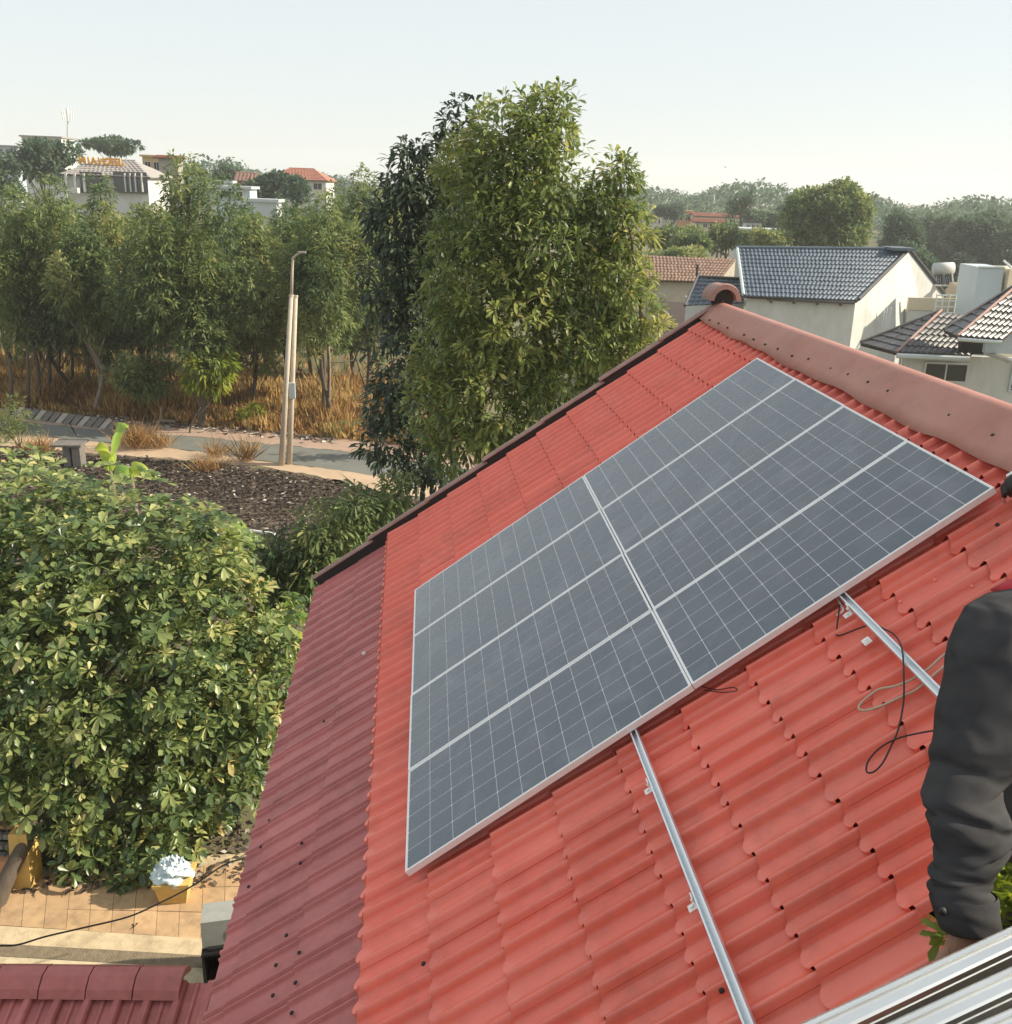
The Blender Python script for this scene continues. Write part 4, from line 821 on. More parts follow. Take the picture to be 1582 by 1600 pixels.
# its lower left wing
la, lb = onz(1072, 478, 5.0), onz(1163, 474, 5.0); lc, ld = dep(1160, 437, np.dot(RW[2], lb - CAM) + 2.2), dep(1092, 434, np.dot(RW[2], la - CAM) + 2.2)
lw = thing('blue_roof_wing', 'small lower building with a blue-grey tiled roof, left of the white gabled house', 'house', ground0((la + lb) / 2))
MB().add([ground0(la), ground0(lb), lb, la, ground0(ld), ground0(lc), lc, ld], [(0, 1, 2, 3), (4, 0, 3, 7), (1, 5, 6, 2), (5, 4, 7, 6)]).build('wall', M['white'], lw)
tiles(lw, la, lb, lc, ld, 7, 10, M['bluetile'], True, lift=.06)
bar(lw, ld + (-.1, 0, .06), lc + (.2, 0, .06), .10, M['dkgrey'], 'ridge_tile'); bar(lw, la + (-.05, 0, .03), ld + (-.05, 0, .12), .09, M['dkgrey'], 'verge_trim'); bar(lw, ld + (-.1, 0, -.1), ld + (-.12, 0, .75), .07, M['dark'], 'finial')
a_, c_ = onz(1072, 463, 4.6), onz(1118, 479, 4.4); tag(MB().tube([a_, c_], .06, 6).build('pipe', M['whiteplastic']), 'white pipe end jutting beside the small blue roof', 'pipe')
# brown tiled house at left of it
A_, B_ = onz(985, 437, 4.0), onz(1100, 440, 4.0); C_, D_ = dep(1150, 405, np.dot(RW[2], B_ - CAM) + 3.2), dep(985, 398, np.dot(RW[2], A_ - CAM) + 3.2)
bh = thing('brown_roof_house', 'old house with a brown tiled roof and stained beige wall beside the tall trees', 'house', ground0((A_ + B_) / 2)); dw = np.array([0, .5, 0])
MB().add([ground0(A_) + dw, ground0(B_) + dw, B_ + dw, A_ + dw], [(0, 1, 2, 3)]).add([ground0(B_) + dw, ground0(C_), C_, B_ + dw], [(0, 1, 2, 3)]).build('wall', M['beigewall'], bh)
tiles(bh, A_, B_ + (1.2, 0, 0), C_, D_, 9, 30, M['browntile'], False, lift=.05)
for px in (1040, 1065): q_ = onz(px, 443, 3.7); MB().box(q_ + (0, .45, -1), (.12, .12, 2.4)).build('wall_pier', M['beigewall'], bh)
A_, B_, C_, D_ = onz(1030, 510, 3.0), onz(1100, 512, 3.0), onz(1096, 474, 3.6), onz(1026, 470, 3.6)
ab = thing('dark_annex', 'low annex with a plain dark brown roof just behind the verge tiles', 'building', ground0((A_ + B_) / 2))
MB().slab([A_, B_, C_, D_], .12).build('roof', M['deck'], ab); MB().add([ground0(A_), ground0(B_), B_ - (0, 0, .14), A_ - (0, 0, .14), ground0(C_), ground0(D_), D_ - (0, 0, .14), C_ - (0, 0, .14)], [(0, 1, 2, 3), (4, 5, 6, 7), (1, 4, 7, 2), (5, 0, 3, 6)]).build('wall', M['beigewall'], ab)
# dark-tiled house at right: lower hip and upper hip
Zl = 5.6; dh = thing('dark_tiled_house', 'house with dark grey tiled hip roofs and white walls at the right edge', 'house', ground0(onz(1480, 560, 0) * [.9, .62, 0]))
ea, eb, ec = onz(1345, 536, Zl), onz(1402, 551, Zl), onz(1515, 556, Zl)
ap1 = dep(1471, 488, np.dot(RW[2], eb - CAM) + 2.6)
tiles(dh, ea, eb, ap1, ap1 + (-.02, 0, 0), 8, 8, M['dkgrey'], True, lift=.05, wave=False)
tiles(dh, eb, ec, ec + (ap1 - eb) * .9, ap1, 7, 12, M['dkgrey'], True, lift=.05)
bar(dh, eb + (0, 0, .03), ap1 + (0, 0, .09), .06, M['verge'], 'hip_tile'); bar(dh, ea + (0, 0, .05), ap1 + (0, 0, .1), .05, M['dkgrey'], 'hip_tile')
Zu = 6.6; fa, fb, fc = onz(1475, 516, Zu), onz(1497, 526, Zu), onz(1566, 531, Zu); ap2 = dep(1600, 440, np.dot(RW[2], fb - CAM) + 2.9)
tiles(dh, fa, fb, ap2, ap2 + (-.02, 0, 0), 9, 5, M['dkgrey'], True, lift=.05, wave=False)
tiles(dh, fb, fc, fc + (ap2 - fb) * .92, ap2, 9, 8, M['dkgrey'], True, lift=.05)
bar(dh, fb + (0, 0, .03), ap2 + (0, 0, .09), .06, M['verge'], 'hip_tile'); bar(dh, fa + (0, 0, .05), ap2 + (0, 0, .1), .05, M['dkgrey'], 'hip_tile')
ux = (ec - eb) / np.linalg.norm(ec - eb); uy = np.cross([0, 0, 1.], ux)
bar(dh, eb + (0, 0, -.10) - uy * .05, ec + (0, 0, -.10) - uy * .05, .10, M['galv'], 'gutter'); bar(dh, fb + (0, 0, -.08) - uy * .04, fc + (0, 0, -.08) - uy * .04, .07, M['galv'], 'gutter')
wb = MB(); wl = eb + uy * .7 + ux * .5; wr_ = ec + uy * .7 + ux * 3.5
wb.box(((wl + wr_) / 2)[:2].tolist() + [2.75], (np.linalg.norm((wr_ - wl)[:2]), .25, 5.5), [ux, uy, [0, 0, 1]]); wb.build('wall', M['white'], dh)
wc_ = onz(1538, 580, 4.9) ; wc_ = wl + ux * np.dot(wc_ - wl, ux); wc_[2] = 4.75; window(dh, wl + ux * 4.55 + [0, 0, -.75] - uy * .15, .95, 1.2, [ux, -uy, [0, 0, 1]], M['galv'], 1)
for i in range(6): MB().box(wl + ux * 4.55 + [0, 0, -1.25 + .2 * i] - uy * .20, (.85, .03, .04), [ux, -uy, [0, 0, 1]]).build('louvre', M['galv'], dh)
window(dh, wl + ux * 1.6 + [0, 0, -.75] - uy * .15, 1.6, .7, [ux, -uy, [0, 0, 1]], M['white'], 2)
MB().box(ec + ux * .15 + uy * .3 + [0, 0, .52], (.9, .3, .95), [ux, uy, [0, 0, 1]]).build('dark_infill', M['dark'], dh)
q1, q2 = onz(1541, 550, 5.8), onz(1600, 570, 5.8); MB().slab([q1, q2, q2 + uy * .9 + (0, 0, .05), q1 + uy * .9 + (0, 0, .05)], .16).build('ledge', M['white'], dh)
q1 = onz(1543, 553, 5.82); MB().hexa([q1 + uy * .25, q1 + ux * 2.4 + uy * .25, q1 + ux * 2.4 + uy * .5, q1 + uy * .5] + [p + np.array([0, 0, 1.05]) for p in (q1 + uy * .25, q1 + ux * 2.4 + uy * .25, q1 + ux * 2.4 + uy * .5, q1 + uy * .5)]).build('parapet', M['pale'], dh)
# pale block and cream wall beyond, water heater, junk on the terrace
pb = onz(1547, 462, 6.2); D0 = np.dot(RW[2], pb - CAM); p_ = [dep(x, y, D0 + d_) for x, y, d_ in ((1527, 462, 0), (1570, 462, .0), (1570, 418, 0), (1530, 417, 0))]
t = thing('pale_block', 'pale blue-grey rendered wall block behind the dark hip roof', 'building', ground0(p_[0])); bkw = np.array([.3, 2.5, 0])
MB().hexa([ground0(p_[0]), ground0(p_[1]), ground0(p_[1]) + bkw, ground0(p_[0]) + bkw, p_[3], p_[2], p_[2] + bkw, p_[3] + bkw]).build('wall', M['pale'], t); bar(t, p_[3], p_[2], .08, M['galv'], 'coping')
t = thing('cream_block', 'cream wall block cut by the right edge, with a white pipe on top', 'building', ground0(p_[1] + (.1, 0, 0))); r0_ = p_[1] + (.12, .1, 0); r1_ = r0_ + (3, .4, 0); zt = p_[2][2] - .05
MB().hexa([ground0(r0_), ground0(r1_), ground0(r1_) + bkw, ground0(r0_) + bkw] + [np.array([q_[0], q_[1], zt]) for q_ in (r0_, r1_, r1_ + bkw, r0_ + bkw)]).build('wall', M['cream'], t)
MB().tube([dep(1569, 407, D0), dep(1582, 419, D0 - .3)], .06, 6).build('pipe', M['whiteplastic'], t)
D1 = D0 + 6; t = thing('solar_water_heater', 'white solar water heater tank on a frame beside the white gable', 'water heater', ground0(dep(1475, 430, D1)))
wv = (dep(1492, 420, D1) - dep(1458, 420, D1)); MB().tube([dep(1459, 420, D1), dep(1460, 420, D1), dep(1490, 419, D1), dep(1491, 419, D1)], [.2, .36, .36, .2], 14).build('tank', M['white'], t, True)
fr_ = MB()
for px in (1462, 1475, 1488): fr_.tube([dep(px, 426, D1), dep(px + 2, 446, D1 - .5)], .045, 5)
fr_.tube([dep(1460, 446, D1 - .5), dep(1490, 446, D1 - .5)], .05, 5); fr_.build('stand', M['white'], t)
for i in range(8): MB().tube([dep(1462 + i * 3.4, 428, D1 - .05), dep(1463 + i * 3.4, 443, D1 - .5)], .035, 6).build('vacuum_tube', M['glass'], t)
tz = dep(1490, 470, D1 - 1.0); t = thing('terrace_house', 'flat terrace roof with low walls and clutter between the white gable and dark tiles', 'building', ground0(tz))
MB().box((tz[0], tz[1] + 1, (tz[2] - .4) / 2), (7, 5, tz[2] - .4)).build('wall', M['white'], t); MB().box(tz + (0, -1.5, -.05), (7.2, .15, .7)).build('parapet', M['cream'], t)
tag(MB().box(dep(1497, 448, D1 - .6), (.9, .6, .5)).box(dep(1503, 441, D1 - .6), (.35, .4, .7)).build('crate', M['cream']), 'cream crates stacked beside the water heater', 'crate')
ob = MB(); ob.tube([dep(1498, 470, D1 - 1.4), dep(1500, 455, D1 - 1.3), dep(1503, 452, D1 - 1.3)], [.7, .8, .1], 9); tag(ob.build('tarpaulin', M['beige'], None, False), 'bunched beige tarpaulin on the terrace by the water heater', 'tarpaulin')
pc = dep(1478, 475, D0 - 2); g = MB()
for i in range(4): g.tube([pc + (-.55, 0, -.45 + .3 * i), pc + (.55, .05, -.45 + .3 * i)], .035, 5).tube([pc + (-.55 + .36 * i, 0, -.5), pc + (-.55 + .36 * i, 0, .5)], .035, 5)
tag(g.build('railing', M['galv']), 'small pale grille railing at the right foot of the white gable', 'railing')
# simple far houses
def house(px, py_e, w_px, h_px, roof_px, Y, wallm, roofm, name, label, wins=0, hip=True, gl=None, flat=False):
    D_ = np.dot(RW[2], at(px, py_e, Y) - CAM); l, r = dep(px - w_px / 2, py_e, D_), dep(px + w_px / 2, py_e, D_); z = max(l[2], .5); l[2] = r[2] = z
    t = thing(name, label, 'house', ground0((l + r) / 2)); dx = (r - l) / np.linalg.norm(r - l); dy = np.cross([0, 0, 1.], dx); wd = np.linalg.norm(r - l); dd = dy * min(wd * .7, 9)
    MB().hexa([ground0(l), ground0(r), ground0(r) + dd, ground0(l) + dd, l, r, r + dd, l + dd]).build('wall', wallm, t)
    hr = roof_px * D_ / FPX; ov = dx * .5; ovy = dy * .5
    if flat: MB().box((l + r) / 2 + dd / 2 + (0, 0, .1), (wd + .5, np.linalg.norm(dd) + .5, .25), [dx, dy, [0, 0, 1]]).build('roof', roofm, t)
    else:
        ins = wd * (.27 if hip else .0); A_, B_ = l - ov - ovy, r + ov - ovy; m0 = l + dd / 2 + dx * ins + (0, 0, hr); m1 = r + dd / 2 - dx * ins + (0, 0, hr)
        if not hip: m0, m1 = m0 - ov, m1 + ov
        tiles(t, A_, B_, m1, m0, 8, max(6, int(wd / .4)), roofm, False, lift=.06)
        Cb, Db = r + ov + ovy + dd, l - ov + ovy + dd; MB().slab([Cb, Db, m0, m1], .08).build('roof', roofm, t)
        if hip: MB().slab([B_, Cb, m1, m1 + (0, .01, 0)], .08).slab([Db, A_, m0, m0 + (0, .01, 0)], .08).build('roof', roofm, t)
        else: MB().add([l, l + dd, m0 + ov], [(0, 1, 2)]).add([r, r + dd, m1 - ov], [(0, 1, 2)]).build('gable', wallm, t)
        bar(t, m0, m1, .12, roofm, 'ridge_tile')
    hp = h_px * D_ / FPX
    for i in range(wins): window(t, l + (r - l) * ((i + .6) / (wins + .2)) + (0, 0, -hp * .55) - dy * .05, wd / wins * .62, hp * .6, [dx, -dy, [0, 0, 1]], None, 2)
    return t, l, r, dx, dy, D_
t, l, r, dx, dy, D_ = house(166, 272, 128, 30, 24, 105, M['white'], M['greyroof'], 'hotel', 'hotel with a grey hip roof carrying an orange letter sign on the left skyline', 0)
for (cx_, cw) in ((143, 34), (204, 52)):
    q_ = dep(cx_, 285, D_ - .1); MB().box(q_ - dy * .02, (cw * D_ / FPX, .1, 32 * D_ / FPX), [dx, dy, [0, 0, 1]]).build('pane', M['glass'], t)
for px in (104, 118, 132, 196, 204, 212, 222): q_ = dep(px, 285, D_ - .25); MB().box(q_, (.22 if px < 180 else .12, .25, 28 * D_ / FPX), [dx, dy, [0, 0, 1]]).build('column', M['white'], t)
q_ = dep(110, 297, D_ - .5); MB().box(q_, (26 * D_ / FPX, .6, 8 * D_ / FPX), [dx, dy, [0, 0, 1]]).build('balcony', M['white'], t)
sg = thing('hotel_sign', 'orange letters reading MIA HOTEL standing on the grey hip roof', 'sign', dep(160, 250, D_))
word = 'MIA HOTEL'; xs = [129, 139, 147, None, 159, 168, 176, 183, 190]
for ch, px in zip(word, xs):
    if px is None: continue
    cu = bpy.data.curves.new('letter', 'FONT'); cu.body = ch; cu.size = 10.5 * D_ / FPX / .70; cu.extrude = .08; cu.offset = .03; cu.align_x = 'CENTER'
    tmp = bpy.data.objects.new('letter_curve', cu); COL.objects.link(tmp); dg = bpy.context.evaluated_depsgraph_get(); me = bpy.data.meshes.new_from_object(tmp.evaluated_get(dg)); bpy.data.objects.remove(tmp)
    me.materials.clear(); me.materials.append(M['sign']); c = dep(px, 255.5 + (px - 129) * .05, D_ + 1.3)
    obj('letter', me, sg, Matrix([[dx[0], 0, -dy[0], c[0]], [dx[1], 0, -dy[1], c[1]], [0, 1, 0, c[2]], [0, 0, 0, 1]]))
house(244, 244, 44, 30, 4, 135, M['yellowwall'], M['yellowwall'], 'yellow_building', 'yellow flat-topped building right of the hotel roof', 3, flat=True)
house(262, 246, 30, 4, 3, 128, M['concrete'], M['redroof'], 'red_canopy_building', 'low red-brown roof strip in front of the yellow building', 0, hip=False)
house(64, 213, 62, 26, 3, 170, M['white'], M['greyroof'], 'white_block', 'tall white building with dark windows behind the dark skyline tree', 4, flat=True)
house(6, 228, 34, 14, 2, 175, M['pale'], M['greyroof'], 'pale_building', 'pale blue building at the left edge of the skyline', 2, flat=True)
house(362, 293, 56, 16, 2, 95, M['pale'], M['galv'], 'blue_shed', 'small pale blue metal shed above the grove', 1, flat=True)
house(350, 285, 22, 10, 2, 100, M['galv'], M['galv'], 'green_shed', 'little pale green shed stacked left behind the blue shed', 0, flat=True)
house(384, 282, 22, 14, 12, 125, M['orange'], M['verge'], 'gabled_hut', 'small peach gabled hut with a dark slanted roof on the left skyline', 1, hip=False)
house(465, 279, 88, 16, 17, 150, M['white'], M['redroof'], 'red_roofed_house', 'white house with a wide red hip roof on the left skyline', 4)
house(410, 314, 44, 12, 3, 84, M['galv'], M['galv'], 'white_sheet_roof', 'pale sheet roof peeking over the grove below the dark trees', 0, flat=True)
house(1070, 330, 26, 16, 3, 200, M['orange'], M['orange'], 'orange_house', 'orange flat-topped town house left of the right mast', 2, flat=True)
house(1120, 337, 66, 14, 4, 190, M['cream'], M['redroof'], 'pink_town_house', 'long pinkish town house with a red-brown roof under the right mast', 5, hip=False)
house(1108, 346, 44, 10, 4, 165, M['cream'], M['redroof'], 'cream_town_house', 'cream town house with arches in front of the pinkish one', 4, hip=False)
house(1028, 338, 26, 12, 4, 205, M['white'], M['redroof'], 'small_town_house', 'small red-roofed house beside the tall tree on the right skyline', 2)
house(1047, 334, 24, 10, 5, 195, M['white'], M['redroof'], 'second_town_house', 'little white house with pink roof below the flat-topped dark tree', 2)
house(1192, 359, 76, 10, 3, 115, M['white'], M['galv'], 'white_warehouse', 'long pale flat-roofed warehouse left of the big round tree', 2, flat=True)
house(1178, 347, 26, 12, 2, 135, M['pale'], M['glass'], 'glass_building', 'small dark glass-fronted building above the pale warehouse', 3, flat=True)
house(1458, 356, 34, 6, 4, 190, M['white'], M['redroof'], 'far_pink_house', 'tiny pinkish house between the hazy trees at right', 2, hip=False)

# ------------------------------------------------------------------ low roof, pots, post, cabinet and wire at the lower left
ZL = 3.5; ra, rb = gnd(-70, 1533, ZL), gnd(345, 1537, ZL); rd = (rb - ra) / np.linalg.norm(rb - ra); rn = np.array([-rd[1], rd[0], 0]); dn = -rn * 2.6 + np.array([0, 0, -.75])
lr = thing('low_porch_roof', 'low maroon corrugated roof with a row of ridge tiles at the lower left corner', 'roof', ground0((ra + rb) / 2)); Ln = np.linalg.norm(rb - ra); pr = .285; nn_ = int(Ln / pr) + 1
upn = np.cross(rd, dn / np.linalg.norm(dn)); upn = upn if upn[2] > 0 else -upn
for i in range(nn_):
    w = min(pr, Ln - i * pr)
    pts = [(0, 0), (.18, 0), (.24, .018), (.34, .018), (.40, 0), (.62, 0), (.66, .045), (.74, .060), (.88, .060), (.94, .045), (.98, 0), (1, 0)]
    A_ = [ra + rd * (i * pr + a * w) + upn * h for a, h in pts]; B_ = [p + dn for p in A_]; n_ = len(pts)
    MB().add(A_ + B_, [(k, k + 1, n_ + k + 1, n_ + k) for k in range(n_ - 1)]).build('roof_sheet', M['eave'], lr)
MB().hexa([ra - upn * .10, rb - upn * .10, rb + dn - upn * .10, ra + dn - upn * .10, ra - upn * .04, rb - upn * .04, rb + dn - upn * .04, ra + dn - upn * .04]).build('deck', M['deck'], lr)
tl = .45; cp_ = [(-.20, -.05), (-.16, .03), (-.06, .10), (.06, .10), (.16, .03), (.20, -.05), (.17, -.05), (.0, .05), (-.17, -.05)]
for i in range(int(Ln / tl)): MB().sweep(cp_, ra + rd * (i * tl) + upn * .05, ra + rd * ((i + 1) * tl - .012) + upn * (.05 + .004 * (i % 2)), rn, (0, 0, 1)).build('ridge_tile', M['eave'], lr)
MB().hexa([ground0(ra + dn * .85), ground0(rb + dn * .85), ground0(rb - rn * .2), ground0(ra - rn * .2), ra + dn * .85 - (0, 0, .1), rb + dn * .85 - (0, 0, .1), rb - rn * .2 - (0, 0, .2), ra - rn * .2 - (0, 0, .2)]).build('wall', M['cream'], lr)
# cabinet
cb = gnd(337, 1522); t = thing('metal_cabinet', 'grey metal fan unit over a dark open box between low roof and maroon eave', 'cabinet', cb)
f1 = np.array([.98, .12, 0]); f1 /= np.linalg.norm(f1); f2 = np.array([-f1[1], f1[0], 0]); zA = [f1, f2, np.array([0, 0, 1.])]; c0 = cb + f1 * .22
bx = MB()
for s_ in (-1, 1): bx.box(c0 + f1 * s_ * .34 + (0, 0, .28), (.03, .5, .56), zA)
bx.box(c0 + (0, 0, .57), (.72, .52, .03), zA).box(c0 + f2 * .24 + (0, 0, .28), (.66, .03, .54), zA).box(c0 + (0, 0, .02), (.66, .5, .03), zA); bx.build('open_box', M['dark'], t)
MB().box(c0 + f2 * .05 + (0, 0, .83), (.70, .40, .44), zA).build('fan_unit', M['greybox'], t); MB().box(c0 - f2 * .18 + (0, 0, .61), (.56, .06, .05), zA).build('handle_bar', M['dark'], t)
fc_ = c0 - f2 * .157 + f1 * .22 + (0, 0, .84); rg = MB(); rg.tube([fc_ + (f1 * math.cos(a) + np.array([0, 0, 1.]) * math.sin(a)) * .15 for a in np.linspace(0, 2 * math.pi, 25)], .014, 6, False)
for k in range(4): a = k * math.pi / 4; v_ = f1 * math.cos(a) + np.array([0, 0, 1.]) * math.sin(a); rg.tube([fc_ - v_ * .15, fc_ + v_ * .15], .007, 5)
rg.tube([fc_, fc_ - f2 * .02], .03, 8); rg.build('fan_guard', M['dark'], t)
# yellow pier and grey block wall, pot with plastic bag
c = gnd(40, 1393); t = thing('yellow_pier', 'yellow painted pier behind the leaning dark trunk at the left edge', 'pier', c); zt = 1.05
b = MB(); b.hexa([c + (-.22, 0, 0), c + (.10, -.02, 0), c + (.16, .35, 0), c + (-.18, .38, 0), c + (-.16, .05, zt), c + (.12, .03, zt), c + (.16, .32, zt), c + (-.12, .34, zt)]); b.build('pier', M['yellow'], t)
c2 = gnd(0, 1391); MB().hexa([c2 + (-.4, .1, 0), c + (-.23, .02, 0), c + (-.2, .14, 0), c2 + (-.4, .22, 0), c2 + (-.4, .1, .55), c + (-.23, .02, .55), c + (-.2, .14, .55), c2 + (-.4, .22, .55)]).build('low_wall', M['orange'], t)
c = at(14, 1325, 9.9); t = thing('grille_block_wall', 'grey pierced block panel with an orange rim at the left edge', 'wall', ground0(c)); ux_ = np.array([.99, -.12, 0]); uz_ = np.array([0, 0, 1.]); uy_ = np.cross(uz_, ux_)
for i in range(7):
    for j in range(4):
        MB().box(c + ux_ * (-.62 + .16 * i) + uz_ * (-.36 + .20 * j), (.14, .10, .085), [ux_, uy_, uz_]).build('block', M['concrete'], t)
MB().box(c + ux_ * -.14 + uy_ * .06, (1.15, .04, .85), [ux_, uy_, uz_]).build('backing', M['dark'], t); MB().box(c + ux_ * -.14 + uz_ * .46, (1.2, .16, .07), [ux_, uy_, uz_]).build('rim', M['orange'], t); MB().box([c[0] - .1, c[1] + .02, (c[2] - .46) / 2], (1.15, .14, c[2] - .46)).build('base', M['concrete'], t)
c = gnd(276, 1403); t = thing('planter_pot', 'yellow square planter pot standing on the pavement', 'pot', c)
b = MB(); o8 = []
for z_, s_ in ((.0, .19), (.42, .26)): o8 += [c + (-s_, -s_, z_), c + (s_, -s_, z_), c + (s_, s_, z_), c + (-s_, s_, z_)]
b.hexa(o8).build('pot', M['yellow'], t); MB().box(c + (0, 0, .43), (.56, .56, .05)).build('rim', M['yellow'], t)
g_ = np.random.default_rng(9); v, f = [], []; nu, nv_ = 34, 18
for i in range(nv_ + 1):
    for j in range(nu):
        w_, ph = 2 * math.pi * j / nu, math.pi * .5 * i / nv_; rr2 = (.24 * math.cos(ph) + .02) * (1 + g_.uniform(-.13, .13) + .12 * math.sin(w_ * 5 + i)); v.append(c + (-.03 + math.cos(w_) * rr2 * 1.15, math.sin(w_) * rr2, .44 + .26 * math.sin(ph) * (1 + g_.uniform(-.3, .3)) - .06 * (i == 0)))
for i in range(nv_):
    for j in range(nu): f.append((i * nu + j, i * nu + (j + 1) % nu, (i + 1) * nu + (j + 1) % nu, (i + 1) * nu + j))
tag(obj('plastic_bag', mk('plastic_bag', v, f, M['bag'], True)), 'crumpled pale blue plastic bag lying in the yellow pot', 'bag')
wpts = [at(x, y, 6.2 + .0035 * x) for x, y in [(-60, 1476), (0, 1478), (30, 1476), (70, 1464), (130, 1450), (200, 1433), (250, 1411), (300, 1385), (350, 1352), (385, 1341), (405, 1337)]]
tag(MB().tube(spline(wpts, 5), .012, 6).build('wire', M['black'], None, True), 'sagging black wire strung from the eave across the lower left', 'wire')

# ------------------------------------------------------------------ people and the stack of spare rails
def skin_body(name, pts, edges, m, parent, sub=2, cloth=None, bare=()):
    me = bpy.data.meshes.new(name); me.from_pydata([tuple(p[0]) for p in pts], edges, []); o = bpy.data.objects.new('tmp_body', me); COL.objects.link(o)
    o.modifiers.new('Skin', 'SKIN')
    if not me.skin_vertices: 
        bpy.context.view_layer.objects.active = o; bpy.ops.object.select_all(action='DESELECT')
    for i, sv in enumerate(me.skin_vertices[0].data): sv.radius = (pts[i][1], pts[i][1]); sv.use_root = i == 0
    sb = o.modifiers.new('Sub', 'SUBSURF'); sb.levels = sb.render_levels = sub
    dg = bpy.context.evaluated_depsgraph_get(); m2 = bpy.data.meshes.new_from_object(o.evaluated_get(dg)); bpy.data.objects.remove(o)
    m2.materials.clear(); m2.materials.append(m); m2.name = name
    if cloth:                                     # clothed everywhere except round the bare points
        m2.materials.append(cloth)
        for p in m2.polygons: p.material_index = 0 if any((p.center - Vector(b)).length < r for b, r in bare) else 1
    m2.polygons.foreach_set('use_smooth', [True] * len(m2.polygons)); return obj(name, m2, parent)
def hand_pts(pts, edges, wrist_i, wpos, direct, normal, side, curl, sc=1.0, thumb=1):
    """palm + five unequal fingers appended to a skin skeleton."""
    d, nrm, s_ = (np.array(a, float) / np.linalg.norm(a) for a in (direct, normal, side)); w = np.array(wpos, float)
    pm = len(pts); pts.append((w + d * .045 * sc, .026 * sc)); edges.append((wrist_i, pm))
    for k, (off, ln) in enumerate(((-.030, .072), (-.010, .080), (.010, .075), (.029, .060))):
        prev = pm; base = w + d * .088 * sc + s_ * off * sc; pts.append((base, .0105 * sc)); edges.append((prev, len(pts) - 1)); prev = len(pts) - 1; p = base; dd = d.copy(); ang = 0
        for fr_, rr_k in ((.45, .0095), (.32, .0088), (.23, .0075)):
            ang += curl; dd = d * math.cos(ang) + nrm * math.sin(ang); p = p + dd * ln * fr_ * sc; pts.append((p, rr_k * sc)); edges.append((prev, len(pts) - 1)); prev = len(pts) - 1
    p = w + d * .03 * sc - s_ * .034 * sc * thumb; pts.append((p, .013 * sc)); edges.append((pm, len(pts) - 1)); prev = len(pts) - 1
    for st in ((.025, -.022, .012), (.024, -.010, .016)): p = p + (d * st[0] + s_ * st[1] * thumb + nrm * st[2]) * sc; pts.append((p, .0105 * sc)); edges.append((prev, len(pts) - 1)); prev = len(pts) - 1
cr, cdn, cfw = RW[0], RW[1], RW[2]
# spare rails lying side by side on the balcony wall in front of the camera
def cam_pt(px, py, d_): return dep(px, py, d_)
ZR = 10.15
for i, (x0, y0, x1, y1) in enumerate([(1250, 1600, 1582, 1447), (1384, 1600, 1582, 1510), (1524, 1600, 1582, 1575)]):
    p, q_ = gnd(x0, y0, ZR), gnd(x1, y1, ZR); dirr = (q_ - p) / np.linalg.norm(q_ - p); L_ = np.linalg.norm(q_ - p); mid_ = p + dirr * L_ * .5; p, q_ = mid_ - dirr * 1.0, mid_ + dirr * 1.1
    yv = np.array([0, 0, 1.]); xv = np.cross(dirr, yv)       # xv points towards the camera side
    if np.dot(xv, CAM - mid_) < 0: xv = -xv
    prf = [(.0, 0), (.0, -.003), (.005, -.004), (.006, 0), (.009, 0), (.010, -.005), (.015, -.005), (.016, 0), (.028, 0), (.031, -.003), (.031, -.012), (.0295, -.0135), (.0295, -.0165), (.031, -.018), (.031, -.042), (0, -.042)]
    tag(MB().sweep(prf, p, q_, xv, yv).build('aluminium_rail', M['sparerail']), ['spare aluminium rail nearest the roof in the lower right corner', 'middle spare aluminium rail in the lower right corner', 'spare aluminium rail nearest the camera at the lower right corner'][i], 'rail', 'spare rails at the lower right')
BAL = (dirr, xv, mid_)
# charcoal-jacketed worker: near arm hanging down to the rails
w1 = thing('person', 'worker in a charcoal long-sleeved jacket bending at the right edge', 'person', (1.9, -3.0, 8.9))
sh, el, wr1 = cam_pt(1600, 1010, 2.02), cam_pt(1510, 1250, 1.84), cam_pt(1512, 1462, 1.70)
chest, pelv, neck, head = cam_pt(1730, 1080, 2.20), cam_pt(1800, 1420, 2.12), cam_pt(1700, 930, 2.16), cam_pt(1712, 835, 2.20)
sh2, el2, wr2 = cam_pt(1850, 1030, 2.15), cam_pt(1900, 1200, 2.0), cam_pt(1800, 1330, 1.8)
hipl, hipr = pelv + cr * -.10, pelv + cr * .10; kn1, kn2 = hipl + np.array([-.0, .12, -.42]), hipr + np.array([.05, .05, -.42]); an1, an2 = kn1 + np.array([.02, -.08, -.42]), kn2 + np.array([.03, -.10, -.42])
pts = [(pelv, .13), (chest, .11), (neck, .05), (head, .085), (head - cdn * .06 + cfw * .02, .085), (sh, .062), (el, .034), (wr1, .028), (sh2, .062), (el2, .043), (wr2, .028), (hipl, .085), (kn1, .058), (an1, .04), (an1 + (0, .16, -.03), .032), (hipr, .085), (kn2, .058), (an2, .04), (an2 + (0, .16, -.03), .032)]
edges = [(0, 1), (1, 2), (2, 3), (3, 4), (1, 5), (5, 6), (6, 7), (1, 8), (8, 9), (9, 10), (0, 11), (11, 12), (12, 13), (13, 14), (0, 15), (15, 16), (16, 17), (17, 18)]
hand_pts(pts, edges, 7, wr1, cdn + cfw * .1, -cfw, cr, .75); hand_pts(pts, edges, 10, wr2, cdn - cr * .3, -cfw, -cr, .5)
skin_body('body', pts, edges, M['skin'], w1, cloth=M['jacket'], bare=[(head, .17), (wr1 + cdn * .07, .16), (wr2 + cdn * .07, .16), (head - cdn * .08, .13)])
def lat(ring, seg=44): return [2 * math.pi * k / seg for k in range(seg)]
